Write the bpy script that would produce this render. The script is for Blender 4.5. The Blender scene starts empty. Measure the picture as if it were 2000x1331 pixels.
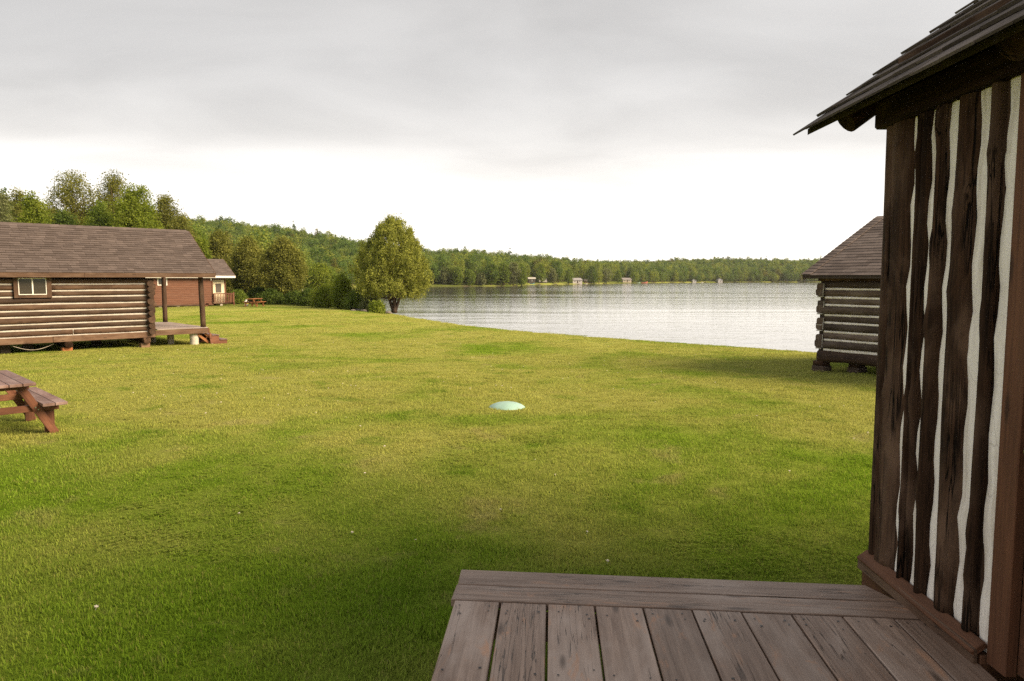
import bpy, math, random
import numpy as np
from mathutils import Vector, Matrix

# ------------------------------------------------------------------ camera
SC = bpy.context.scene
COL = SC.collection
F = 1400.0; CX = 1000.0; CY = 665.5; HZ = 545.0; CH = 2.05
PITCH = math.atan((CY - HZ) / F)
cd = bpy.data.cameras.new('camera'); cam = bpy.data.objects.new('camera', cd); COL.objects.link(cam)
cam.location = (0, 0, CH); cam.rotation_euler = (math.pi / 2 - PITCH, 0, 0)
cd.sensor_width = 36; cd.lens = 36 * F / 2000; cd.clip_start = 0.05; cd.clip_end = 6000
SC.camera = cam

def ray(px, py):
    u = (px - CX) / F; v = (CY - py) / F
    y = math.cos(PITCH) + v * math.sin(PITCH); z = -math.sin(PITCH) + v * math.cos(PITCH)
    return u / y, z / y
def G(px, py, z):
    a, b = ray(px, py); d = (z - CH) / b
    return Vector((a * d, d, z))
def D(px, py, d):
    a, b = ray(px, py)
    return Vector((a * d, d, CH + b * d))

# ------------------------------------------------------------------ world, sun, exposure
TOSUN = Vector((0.80, -0.26, 0.54)).normalized()
SUN_EL = math.asin(TOSUN.z); SUN_AZ = math.atan2(TOSUN.x, TOSUN.y)
SC.view_settings.view_transform = 'Standard'; SC.view_settings.look = 'None'
SC.view_settings.exposure = 0.75; SC.view_settings.gamma = 1.0
SC.render.engine = 'CYCLES'
SC.cycles.use_denoising = False; SC.cycles.sample_clamp_indirect = 3.0
SC.cycles.max_bounces = 8; SC.cycles.diffuse_bounces = 3; SC.cycles.glossy_bounces = 3
SC.cycles.transmission_bounces = 4; SC.cycles.transparent_max_bounces = 6
SC.cycles.caustics_reflective = False; SC.cycles.caustics_refractive = False

class NT:
    """small helper for node trees"""
    def __init__(s, tree): s.t = tree; s.n = tree.nodes; s.l = tree.links
    def add(s, typ, **kw):
        n = s.n.new(typ)
        for k, v in kw.items(): setattr(n, k, v)
        return n
    def link(s, a, b): s.l.new(a, b)
    def val(s, sock, v):
        if hasattr(v, 'is_linked') or isinstance(v, bpy.types.NodeSocket): s.l.new(v, sock)
        else: sock.default_value = v
    def math(s, op, a, b=0.0, c=0.0, clamp=False):
        n = s.add('ShaderNodeMath', operation=op, use_clamp=clamp)
        s.val(n.inputs[0], a); s.val(n.inputs[1], b); s.val(n.inputs[2], c)
        return n.outputs[0]
    def vmath(s, op, a, b=(0, 0, 0)):
        n = s.add('ShaderNodeVectorMath', operation=op); s.val(n.inputs[0], a); s.val(n.inputs[1], b)
        return n.outputs[0]
    def mix(s, f, a, b, blend='MIX'):
        n = s.add('ShaderNodeMix', data_type='RGBA', blend_type=blend)
        s.val(n.inputs[0], f); s.val(n.inputs[6], a); s.val(n.inputs[7], b)
        return n.outputs[2]
    def noise(s, vec, scale, detail=4, rough=0.55, dist=0.0):
        n = s.add('ShaderNodeTexNoise'); s.val(n.inputs['Vector'], vec)
        n.inputs['Scale'].default_value = scale; n.inputs['Detail'].default_value = detail
        n.inputs['Roughness'].default_value = rough; n.inputs['Distortion'].default_value = dist
        return n.outputs[0]
    def smooth(s, v, lo, hi, a=0.0, b=1.0):
        n = s.add('ShaderNodeMapRange', interpolation_type='SMOOTHSTEP')
        s.val(n.inputs[0], v); s.val(n.inputs[1], lo); s.val(n.inputs[2], hi); s.val(n.inputs[3], a); s.val(n.inputs[4], b)
        return n.outputs[0]
    def scale(s, vec, sc):
        n = s.add('ShaderNodeMapping'); s.val(n.inputs['Vector'], vec); n.inputs['Scale'].default_value = sc
        return n.outputs[0]

def c4(c): return (c[0], c[1], c[2], 1.0)

def make_world():
    w = bpy.data.worlds.new('World'); SC.world = w; w.use_nodes = True
    t = NT(w.node_tree); t.n.clear()
    out = t.add('ShaderNodeOutputWorld'); bg = t.add('ShaderNodeBackground'); t.link(bg.outputs[0], out.inputs[0])
    sky = t.add('ShaderNodeTexSky', sky_type='NISHITA'); sky.sun_disc = False
    sky.sun_elevation = SUN_EL; sky.sun_rotation = SUN_AZ
    tc = t.add('ShaderNodeTexCoord'); sep = t.add('ShaderNodeSeparateXYZ'); t.link(tc.outputs['Generated'], sep.inputs[0])
    el = t.math('MAXIMUM', sep.outputs[2], 0.0)
    den = t.math('ADD', el, 0.10)
    px = t.math('DIVIDE', sep.outputs[0], den); py = t.math('DIVIDE', sep.outputs[1], den)
    cmb = t.add('ShaderNodeCombineXYZ'); t.link(px, cmb.inputs[0]); t.link(py, cmb.inputs[1])
    # a cloud sheet seen in perspective: broad grey masses, finer streaks
    p1 = t.vmath('ADD', cmb.outputs[0], (3.1, 0.6, 0.0))
    rot = t.add('ShaderNodeMapping'); t.link(p1, rot.inputs['Vector']); rot.inputs['Rotation'].default_value = (0, 0, 0.35)
    rot.inputs['Scale'].default_value = (0.72, 1.0, 1)
    big = t.noise(rot.outputs[0], 0.50, 3, 0.5, 0.3)
    fine = t.noise(rot.outputs[0], 1.15, 6, 0.5, 0.5)
    mixn = t.math('ADD', t.math('MULTIPLY', big, 0.55), t.math('MULTIPLY', fine, 0.45))
    bias = t.smooth(el, 0.02, 0.44, -0.15, 0.14)          # the overcast thins out to a bright band low down
    cov = t.math('ADD', t.math('ADD', t.math('MULTIPLY', mixn, 0.68), 0.155), bias)
    f = t.smooth(cov, 0.24, 0.72)
    soft = t.smooth(fine, 0.25, 0.8, 1.05, 0.94)
    white = (5.55, 5.43, 5.30, 1); grey = (3.60, 3.51, 3.43, 1)
    cl = t.mix(f, white, grey)
    cl = t.mix(1.0, cl, soft, 'MULTIPLY')
    cl = t.mix(t.smooth(el, 0.02, 0.30, 1.0, 0.0), cl, t.mix(1.0, cl, (1.02, 0.985, 0.935, 1), 'MULTIPLY'))
    cl = t.mix(1.0, cl, t.smooth(el, 0.00, 0.23, 1.9, 1.0), 'MULTIPLY')
    col = t.mix(0.95, sky.outputs[0], cl)
    t.link(col, bg.inputs[0]); bg.inputs[1].default_value = 0.1
make_world()
sd_ = bpy.data.lights.new('sun', 'SUN'); sun = bpy.data.objects.new('sun', sd_); COL.objects.link(sun)
sd_.energy = 5.0; sd_.angle = math.radians(30); sd_.color = (1.0, 0.79, 0.53)
sun.rotation_euler = (-TOSUN).to_track_quat('-Z', 'Y').to_euler(); sun.location = (20, -20, 30)

# ------------------------------------------------------------------ mesh helpers
R = random.Random(7)
class MB:
    def __init__(s): s.v = []; s.f = []
    def add(s, vs, fs):
        o = len(s.v); s.v += [tuple(p) for p in vs]; s.f += [tuple(i + o for i in f) for f in fs]
    def box(s, x0, x1, y0, y1, z0, z1):
        s.add([(x0,y0,z0),(x1,y0,z0),(x1,y1,z0),(x0,y1,z0),(x0,y0,z1),(x1,y0,z1),(x1,y1,z1),(x0,y1,z1)],
              [(0,3,2,1),(4,5,6,7),(0,1,5,4),(1,2,6,5),(2,3,7,6),(3,0,4,7)])
    def cbox(s, x0, x1, y0, y1, z0, z1, c):
        """box with chamfered edges"""
        vs = []; idx = {}
        for ix, x in enumerate((x0, x1)):
            for iy, y in enumerate((y0, y1)):
                for iz, z in enumerate((z0, z1)):
                    dx = c if ix == 0 else -c; dy = c if iy == 0 else -c; dz = c if iz == 0 else -c
                    for k, p in enumerate(((x, y + dy, z + dz), (x + dx, y, z + dz), (x + dx, y + dy, z))):
                        idx[(ix, iy, iz, k)] = len(vs); vs.append(p)
        I = lambda a, b, c_, k: idx[(a, b, c_, k)]
        fs = []
        for a in (0, 1):
            q = [I(a,0,0,0), I(a,1,0,0), I(a,1,1,0), I(a,0,1,0)]; fs.append(q if a else q[::-1])
            q = [I(0,a,0,1), I(1,a,0,1), I(1,a,1,1), I(0,a,1,1)]; fs.append(q[::-1] if a else q)
            q = [I(0,0,a,2), I(1,0,a,2), I(1,1,a,2), I(0,1,a,2)]; fs.append(q if a else q[::-1])
        for a in (0, 1):
            for b in (0, 1):
                fs.append([I(a,b,0,0), I(a,b,1,0), I(a,b,1,1), I(a,b,0,1)])
                fs.append([I(a,0,b,0), I(a,1,b,0), I(a,1,b,2), I(a,0,b,2)])
                fs.append([I(0,a,b,1), I(1,a,b,1), I(1,a,b,2), I(0,a,b,2)])
                for d in (0, 1): fs.append([I(a,b,d,0), I(a,b,d,1), I(a,b,d,2)])
        s.add(vs, fs)
    def tube(s, pts, rad, n=8, cap=True, prof=None):
        """tube through points; rad a list; prof(angle, ring index) scales the radius"""
        pts = [Vector(p) for p in pts]; m = len(pts); vs = []
        for i, p in enumerate(pts):
            d = (pts[min(i + 1, m - 1)] - pts[max(i - 1, 0)]).normalized()
            a = Vector((0, 0, 1)) if abs(d.z) < 0.9 else Vector((0, 1, 0))
            u = a.cross(d).normalized(); w = d.cross(u)
            for k in range(n):
                t = 2 * math.pi * k / n
                r = rad[i] * (prof(t, i) if prof else 1)
                vs.append(p + u * (math.cos(t) * r) + w * (math.sin(t) * r))
        fs = [(i*n+k, i*n+(k+1) % n, (i+1)*n+(k+1) % n, (i+1)*n+k) for i in range(m-1) for k in range(n)]
        if cap: fs += [tuple(range(n))[::-1], tuple((m-1)*n+k for k in range(n))]
        s.add(vs, fs)
    def build(s, name, mat, parent=None, loc=(0,0,0), mtx=None, smooth=False):
        return obj(name, mesh_of(name, s.v, s.f, mat, smooth), parent, loc, mtx)

def mesh_of(name, v, f, mat, smooth=False):
    me = bpy.data.meshes.new(name); me.from_pydata(v, [], f); me.update()
    if mat: me.materials.append(mat)
    if smooth: me.polygons.foreach_set('use_smooth', [True] * len(me.polygons))
    return me
def obj(name, me, parent=None, loc=(0,0,0), mtx=None):
    o = bpy.data.objects.new(name, me); COL.objects.link(o)
    if parent: o.parent = parent
    if mtx is not None: o.matrix_basis = mtx
    else: o.location = loc
    return o
def tag(o, label=None, cat=None, group=None, kind=None):
    if label: o['label'] = label
    if cat: o['category'] = cat
    if group: o['group'] = group
    if kind: o['kind'] = kind
    return o
def empty(name, loc, rz=0.0, label=None, cat=None, group=None):
    o = bpy.data.objects.new(name, None); COL.objects.link(o); o.location = loc; o.rotation_euler = (0, 0, rz)
    o.empty_display_size = 0.3
    return tag(o, label, cat, group)
def frame(p0, p1, up=(0, 0, 1)):
    """matrix with X from p0 to p1 and Z near up"""
    p0 = Vector(p0); x = (Vector(p1) - p0).normalized(); up = Vector(up)
    if abs(x.dot(up)) > 0.98: up = Vector((0, 1, 0))
    y = up.cross(x).normalized(); z = x.cross(y)
    m = Matrix((x, y, z)).transposed().to_4x4(); m.translation = p0
    return m
def beam(name, p0, p1, w, h, mat, parent=None, up=(0,0,1), c=0.004, oy=0.0, oz=0.0):
    """sawn timber along p0-p1, centred on it, its own X along the grain"""
    L = (Vector(p1) - Vector(p0)).length; b = MB()
    b.cbox(0, L, -w/2+oy, w/2+oy, -h/2+oz, h/2+oz, min(c, w*.3, h*.3))
    return b.build(name, mat, parent, mtx=frame(p0, p1, up))
def log(name, p0, p1, r0, r1, mat, parent=None, n=12, step=0.22, wob=0.05, up=(0,0,1), flat=None, crack=0.0, seed=None, bend=0.0, knot=0):
    """a peeled log: tapered, uneven, optionally squared (flat=(ry,rz,power)) and with a drying crack"""
    rr = random.Random(seed if seed is not None else R.random()); L = (Vector(p1) - Vector(p0)).length
    m = max(3, int(L / step) + 1); pts = []; rad = []; cr = rr.uniform(-0.6, 0.6)
    ph = [rr.uniform(0, 6.28) for _ in range(6)]
    for i in range(m):
        t = i / (m - 1); x = t * L
        b = bend * math.sin(math.pi * t)
        pts.append((x, 0.25*wob*r0*math.sin(x*2.1+ph[0]) + b, 0.25*wob*r0*math.sin(x*1.7+ph[1])))
        rad.append((r0 + (r1 - r0)*t) * (1 + wob*(0.6*math.sin(x*2.9+ph[2]) + 0.4*math.sin(x*7.3+ph[3]) + rr.uniform(-.35, .35))))
    def prof(a, i):
        x = i / (m - 1) * L; k = 1.0 + wob*0.6*math.sin(2*a + x*1.3 + ph[4])
        if flat:
            ry, rz, p = flat; ca, sa = abs(math.cos(a))/ry, abs(math.sin(a))/rz
            k *= 1.0 / (ca**p + sa**p)**(1.0/p)
        for (kx, ka, ks, kh) in kn:
            da = (a-ka+math.pi) % (2*math.pi)-math.pi; k *= 1+kh*math.exp(-((x-kx)/ks)**2-(da*r0/ks)**2)
        if crack:
            d = (a - math.pi*crack_side - cr - 0.12*math.sin(x*2.2+ph[5])) % (2*math.pi)
            if d > math.pi: d -= 2*math.pi
            k *= 1 - crack*math.exp(-(d/0.13)**2)
        return k
    crack_side = CRACK_SIDE[0]
    kn = [(rr.uniform(.1, L), math.pi+rr.uniform(-.9, .9), rr.uniform(.03, .06), rr.uniform(.06, .16)) for _ in range(knot)]
    b = MB(); b.tube(pts, rad, n, True, prof)
    o = b.build(name, mat, parent, mtx=frame(p0, p1, up), smooth=False)
    me = o.data
    me.polygons.foreach_set('use_smooth', [len(p.vertices) == 4 for p in me.polygons])
    return o
CRACK_SIDE = [0.5]

def fastmesh(name, V, Q, mat, smooth=False):
    """numpy quads to mesh"""
    me = bpy.data.meshes.new(name); n = len(V); q = len(Q); k = Q.shape[1]
    me.vertices.add(n); me.vertices.foreach_set('co', np.ascontiguousarray(V, dtype=np.float32).ravel())
    me.loops.add(q*k); me.loops.foreach_set('vertex_index', np.ascontiguousarray(Q, dtype=np.int32).ravel())
    me.polygons.add(q); me.polygons.foreach_set('loop_start', np.arange(0, q*k, k, dtype=np.int32))
    if smooth: me.polygons.foreach_set('use_smooth', np.ones(q, dtype=bool))
    me.update(calc_edges=True)
    if mat: me.materials.append(mat)
    return me

def scatter(name, pts, idx, rot, scl, tint, protos, kind='stuff'):
    """one object whose points carry instances of small prototype meshes (geometry nodes)"""
    pc = bpy.data.collections.new(name + '_shapes')
    for p in protos: pc.objects.link(p)
    me = bpy.data.meshes.new(name); me.vertices.add(len(pts))
    me.vertices.foreach_set('co', np.ascontiguousarray(pts, dtype=np.float32).ravel())
    for nm, typ, dat in (('pick', 'INT', idx), ('turn', 'FLOAT_VECTOR', rot), ('size', 'FLOAT_VECTOR', scl), ('tint', 'FLOAT', tint)):
        a = me.attributes.new(nm, typ, 'POINT')
        a.data.foreach_set('vector' if typ == 'FLOAT_VECTOR' else 'value', np.ascontiguousarray(dat, dtype=np.int32 if typ == 'INT' else np.float32).ravel())
    o = obj(name, me); o['kind'] = kind
    ng = bpy.data.node_groups.new(name, 'GeometryNodeTree')
    ng.interface.new_socket('Geometry', in_out='INPUT', socket_type='NodeSocketGeometry')
    ng.interface.new_socket('Geometry', in_out='OUTPUT', socket_type='NodeSocketGeometry')
    N = ng.nodes; gi = N.new('NodeGroupInput'); go = N.new('NodeGroupOutput')
    iop = N.new('GeometryNodeInstanceOnPoints'); ci = N.new('GeometryNodeCollectionInfo')
    ci.inputs[0].default_value = pc; ci.inputs['Separate Children'].default_value = True; ci.inputs['Reset Children'].default_value = True
    def attr(nm, typ):
        a = N.new('GeometryNodeInputNamedAttribute'); a.data_type = typ; a.inputs[0].default_value = nm; return a.outputs[0]
    L = ng.links
    L.new(gi.outputs[0], iop.inputs['Points']); L.new(ci.outputs[0], iop.inputs['Instance'])
    iop.inputs['Pick Instance'].default_value = True
    L.new(attr('pick', 'INT'), iop.inputs['Instance Index']); L.new(attr('size', 'FLOAT_VECTOR'), iop.inputs['Scale'])
    e2r = N.new('FunctionNodeEulerToRotation'); L.new(attr('turn', 'FLOAT_VECTOR'), e2r.inputs[0]); L.new(e2r.outputs[0], iop.inputs['Rotation'])
    L.new(iop.outputs[0], go.inputs[0])
    md = o.modifiers.new('scatter', 'NODES'); md.node_group = ng
    return o
def proto(name, me): return bpy.data.objects.new(name, me)

# ------------------------------------------------------------------ materials
def newmat(name):
    m = bpy.data.materials.new(name); m.use_nodes = True; t = NT(m.node_tree)
    b = t.n['Principled BSDF']; return m, t, b
def sep_rand(t):
    """0..1, different for every object and every loose piece"""
    oi = t.add('ShaderNodeObjectInfo'); ge = t.add('ShaderNodeNewGeometry')
    return t.math('FRACT', t.math('ADD', oi.outputs['Random'], t.math('MULTIPLY', ge.outputs['Random Per Island'], 3.7)))

def wood(name, dark, mid, light, rough=0.75, grain=1.0, weather=0.5, var=0.35, bump=0.35, knots=True, crack=0.0, spec=0.3, fleck=None, cw=0.018):
    m, t, b = newmat(name)
    tc = t.add('ShaderNodeTexCoord'); oi = t.add('ShaderNodeObjectInfo')
    off = t.add('ShaderNodeCombineXYZ'); rr = t.math('MULTIPLY', oi.outputs['Random'], 37.0)
    t.link(rr, off.inputs[0]); t.link(rr, off.inputs[1]); t.link(t.math('MULTIPLY', rr, 0.7), off.inputs[2])
    p = t.vmath('ADD', tc.outputs['Object'], off.outputs[0])
    g1 = t.noise(t.scale(p, (0.9*grain, 16*grain, 16*grain)), 1.6, 6, 0.62, 0.7)
    g2 = t.noise(t.scale(p, (2.2*grain, 75*grain, 75*grain)), 1.5, 5, 0.6, 0.4)
    big = t.noise(t.scale(p, (1.1, 2.6, 2.6)), 1.3, 4, 0.6, 0.4)
    f = t.smooth(t.math('ADD', t.math('MULTIPLY', g1, 0.6), t.math('MULTIPLY', g2, 0.4)), 0.30, 0.70)
    col = t.mix(f, c4(dark), c4(mid))
    wf = t.math('MULTIPLY', t.smooth(big, 0.42, 0.72), weather)
    col = t.mix(wf, col, c4(light))
    if fleck:                                   # worn spots where older colour shows
        ff = t.smooth(t.noise(t.scale(p, (1.6, 5.5, 5.5)), 2.1, 6, 0.65, 0.8), 0.56, 0.70, 0, 0.75)
        col = t.mix(ff, col, c4(fleck))
    h = t.math('ADD', t.math('MULTIPLY', g1, 0.5), t.math('MULTIPLY', g2, 0.5))
    if knots:
        vo = t.add('ShaderNodeTexVoronoi'); t.link(t.scale(p, (1.7, 7, 7)), vo.inputs['Vector']); vo.inputs['Scale'].default_value = 1.0
        vo.inputs['Randomness'].default_value = 1.0
        kf = t.smooth(vo.outputs['Distance'], 0.05, 0.16, 0.8, 0.0)
        col = t.mix(kf, col, c4([x*0.45 for x in dark]))
    if crack:
        cn = t.noise(t.scale(p, (0.55, 13, 13)), 2.4, 3, 0.5, 0.25)
        cf = t.smooth(t.math('ABSOLUTE', t.math('SUBTRACT', cn, 0.5)), 0.0, cw, crack, 0.0)
        gate = t.smooth(t.noise(t.scale(p, (0.8, 3, 3)), 1.4, 2), 0.50, 0.60)
        cf = t.math('MULTIPLY', cf, gate)
        col = t.mix(cf, col, c4([x*0.15 for x in dark])); h = t.math('SUBTRACT', h, t.math('MULTIPLY', cf, 1.2))
    br = t.smooth(oi.outputs['Random'], 0, 1, 1 - var, 1 + var)
    col = t.mix(1.0, col, br, 'MULTIPLY')
    t.link(col, b.inputs['Base Color']); b.inputs['Roughness'].default_value = rough
    b.inputs['Specular IOR Level'].default_value = spec
    bp = t.add('ShaderNodeBump'); bp.inputs['Strength'].default_value = bump; bp.inputs['Distance'].default_value = 0.006
    t.link(h, bp.inputs['Height']); t.link(bp.outputs[0], b.inputs['Normal'])
    return m
def plain(name, col, rough=0.6, metal=0.0, nscale=9.0, amp=0.18, bump=0.1, spec=0.4):
    m, t, b = newmat(name); tc = t.add('ShaderNodeTexCoord')
    n = t.noise(tc.outputs['Object'], nscale, 6, 0.6); k = t.smooth(n, 0.25, 0.75, 1-amp, 1+amp)
    t.link(t.mix(1.0, c4(col), k, 'MULTIPLY'), b.inputs['Base Color'])
    b.inputs['Roughness'].default_value = rough; b.inputs['Metallic'].default_value = metal; b.inputs['Specular IOR Level'].default_value = spec
    if bump:
        bp = t.add('ShaderNodeBump'); bp.inputs['Strength'].default_value = bump; bp.inputs['Distance'].default_value = 0.01
        t.link(t.noise(tc.outputs['Object'], nscale*4, 5), bp.inputs['Height']); t.link(bp.outputs[0], b.inputs['Normal'])
    return m
def chinkmat(name, col):
    m, t, b = newmat(name); tc = t.add('ShaderNodeTexCoord'); p = tc.outputs['Object']
    st = t.smooth(t.noise(t.scale(p, (6, 14, 1.6)), 1.0, 6, 0.7), 0.42, 0.72, 0, 0.75)
    base = t.mix(st, c4(col), c4((col[0]*.55, col[1]*.50, col[2]*.44)))
    vo = t.add('ShaderNodeTexVoronoi', feature='DISTANCE_TO_EDGE'); t.link(t.vmath('ADD', t.scale(p, (5, 5, 2.2)), t.mix(1.0, t.noise(p, 9, 3), (0.5, 0.5, 0.5, 1), 'MULTIPLY')), vo.inputs['Vector']); vo.inputs['Scale'].default_value = 1.0
    ck = t.math('MULTIPLY', t.smooth(vo.outputs['Distance'], 0.0, 0.010, 0.35, 0.0), t.smooth(t.noise(p, 2.6, 2), 0.5, 0.6))
    base = t.mix(ck, base, (0.09, 0.07, 0.055, 1)); n = t.noise(p, 70, 5, 0.7)
    base = t.mix(1.0, base, t.smooth(n, 0.2, 0.8, 0.95, 1.03), 'MULTIPLY')
    t.link(base, b.inputs['Base Color']); b.inputs['Roughness'].default_value = 0.95; b.inputs['Specular IOR Level'].default_value = 0.1
    bp = t.add('ShaderNodeBump'); bp.inputs['Strength'].default_value = 0.3; bp.inputs['Distance'].default_value = 0.005
    t.link(t.math('SUBTRACT', n, ck), bp.inputs['Height']); t.link(bp.outputs[0], b.inputs['Normal'])
    return m
def shinglemat(name, a, c, gr=260.0):
    m, t, b = newmat(name); tc = t.add('ShaderNodeTexCoord'); r = sep_rand(t)
    g = t.noise(tc.outputs['Object'], gr, 2, 0.7); s = t.noise(tc.outputs['Object'], 2.5, 4, 0.6)
    col = t.mix(t.smooth(r, 0, 1), c4(a), c4(c))
    col = t.mix(1.0, col, t.smooth(g, 0.2, 0.8, 0.72, 1.28), 'MULTIPLY')
    col = t.mix(1.0, col, t.smooth(s, 0.25, 0.75, 0.82, 1.15), 'MULTIPLY')
    t.link(col, b.inputs['Base Color']); b.inputs['Roughness'].default_value = 0.9; b.inputs['Specular IOR Level'].default_value = 0.2
    bp = t.add('ShaderNodeBump'); bp.inputs['Strength'].default_value = 0.4; bp.inputs['Distance'].default_value = 0.004
    t.link(g, bp.inputs['Height']); t.link(bp.outputs[0], b.inputs['Normal'])
    return m
def leafmat(name, dark, light, trans=0.35, nsc=0.9, tint=False, extra=None):
    m, t, b = newmat(name); out = t.n['Material Output']; t.n.remove(b)
    ge = t.add('ShaderNodeNewGeometry'); tc = t.add('ShaderNodeTexCoord')
    n = t.noise(tc.outputs['Object'], nsc, 3, 0.6)
    f = t.math('ADD', t.math('MULTIPLY', ge.outputs['Random Per Island'], 0.40), t.smooth(n, 0.3, 0.7, 0.0, 0.60))
    col = t.mix(f, c4(dark), c4(light))
    if tint:
        a = t.add('ShaderNodeAttribute', attribute_name='tint', attribute_type='INSTANCER')
        cr = t.add('ShaderNodeValToRGB'); t.link(a.outputs['Fac'], cr.inputs[0])
        els = cr.color_ramp.elements; els[0].position = 0.0; els[0].color = (0.36, 0.46, 0.45, 1); els[1].position = 1.0; els[1].color = (0.95, 0.70, 0.70, 1)
        for ps, cc in ((0.25, (0.72, 0.86, 0.75, 1)), (0.55, (1.0, 1.0, 0.9, 1)), (0.85, (1.65, 1.42, 1.0, 1)), (0.93, (1.25, 1.1, 0.9, 1))):
            e = els.new(ps); e.color = cc
        col = t.mix(1.0, col, cr.outputs[0], 'MULTIPLY')
    df = t.add('ShaderNodeBsdfDiffuse'); tr = t.add('ShaderNodeBsdfTranslucent'); mx = t.add('ShaderNodeMixShader')
    t.link(col, df.inputs[0]); t.link(t.mix(1.0, col, (1.15, 1.15, 0.55, 1), 'MULTIPLY'), tr.inputs[0])
    mx.inputs[0].default_value = trans; t.link(df.outputs[0], mx.inputs[1]); t.link(tr.outputs[0], mx.inputs[2])
    t.link(mx.outputs[0], out.inputs[0])
    return m

def lawn_group():
    """colour of the lawn from the place on it: used by the soil sheet and the blades alike"""
    ng = bpy.data.node_groups.new('lawn_colour', 'ShaderNodeTree')
    ng.interface.new_socket('Color', in_out='OUTPUT', socket_type='NodeSocketColor')
    t = NT(ng); go = t.add('NodeGroupOutput'); ge = t.add('ShaderNodeNewGeometry')
    flat = t.scale(ge.outputs['Position'], (1, 1, 0.0))
    a = t.noise(flat, 0.22, 4, 0.6, 0.4); b_ = t.noise(flat, 0.9, 5, 0.62, 0.3); c_ = t.noise(flat, 5.5, 4, 0.6)
    green = (0.195, 0.305, 0.026, 1); lush = (0.130, 0.232, 0.017, 1); yellow = (0.390, 0.400, 0.098, 1); straw = (0.400, 0.365, 0.140, 1)
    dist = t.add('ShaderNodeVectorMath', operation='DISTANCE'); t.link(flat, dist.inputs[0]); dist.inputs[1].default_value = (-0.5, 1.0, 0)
    lush_shade = t.smooth(dist.outputs['Value'], 2.0, 13.0, -0.13, 0.03)  # lusher growth near the cabin, with the shade there also painted into the green
    col = t.mix(t.smooth(t.math('ADD', a, lush_shade), 0.30, 0.58), green, yellow)
    col = t.mix(t.smooth(b_, 0.54, 0.72, 0, 0.75), col, lush)
    col = t.mix(t.smooth(b_, 0.42, 0.28, 0, 0.65), col, straw)
    col = t.mix(t.smooth(c_, 0.56, 0.74, 0, 0.3), col, straw)
    col = t.mix(t.smooth(c_, 0.44, 0.26, 0, 0.3), col, lush)
    t.link(col, go.inputs[0]); return ng
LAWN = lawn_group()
def grassmat():
    m, t, b = newmat('grass_blade'); out = t.n['Material Output']; t.n.remove(b)
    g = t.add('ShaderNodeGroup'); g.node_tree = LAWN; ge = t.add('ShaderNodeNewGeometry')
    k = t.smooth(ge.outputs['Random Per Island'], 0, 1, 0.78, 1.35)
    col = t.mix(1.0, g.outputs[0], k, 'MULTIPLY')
    dry = t.smooth(ge.outputs['Random Per Island'], 0.88, 0.93, 0, 0.6); col = t.mix(dry, col, (0.33, 0.27, 0.10, 1))
    df = t.add('ShaderNodeBsdfDiffuse'); tr = t.add('ShaderNodeBsdfTranslucent'); mx = t.add('ShaderNodeMixShader')
    t.link(col, df.inputs[0]); t.link(col, tr.inputs[0]); mx.inputs[0].default_value = 0.42
    t.link(df.outputs[0], mx.inputs[1]); t.link(tr.outputs[0], mx.inputs[2]); t.link(mx.outputs[0], out.inputs[0])
    return m
def groundmat():
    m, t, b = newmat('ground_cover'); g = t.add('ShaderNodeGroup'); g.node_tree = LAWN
    ge = t.add('ShaderNodeNewGeometry'); at = t.add('ShaderNodeAttribute', attribute_name='zone')
    flat = t.scale(ge.outputs['Position'], (1, 1, 0))
    f1 = t.noise(flat, 24, 5, 0.75); f2 = t.noise(flat, 90, 4, 0.75)
    k = t.smooth(t.math('ADD', t.math('MULTIPLY', f1, .5), t.math('MULTIPLY', f2, .5)), 0.32, 0.68, 0.55, 1.45)
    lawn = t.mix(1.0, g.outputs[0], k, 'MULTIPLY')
    wild = t.mix(t.noise(flat, 0.35, 5, 0.7), (0.035, 0.06, 0.012, 1), (0.16, 0.18, 0.04, 1))
    soil = t.mix(t.noise(flat, 2.2, 5, 0.7), (0.05, 0.038, 0.025, 1), (0.15, 0.12, 0.08, 1))
    sp = t.add('ShaderNodeSeparateColor'); t.link(at.outputs['Color'], sp.inputs[0])
    col = t.mix(sp.outputs[0], wild, lawn); col = t.mix(sp.outputs[1], col, soil)
    t.link(col, b.inputs['Base Color']); b.inputs['Roughness'].default_value = 1.0; b.inputs['Specular IOR Level'].default_value = 0.0
    bp = t.add('ShaderNodeBump'); bp.inputs['Strength'].default_value = 0.9; bp.inputs['Distance'].default_value = 0.05
    t.link(k, bp.inputs['Height']); t.link(bp.outputs[0], b.inputs['Normal'])
    return m
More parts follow.
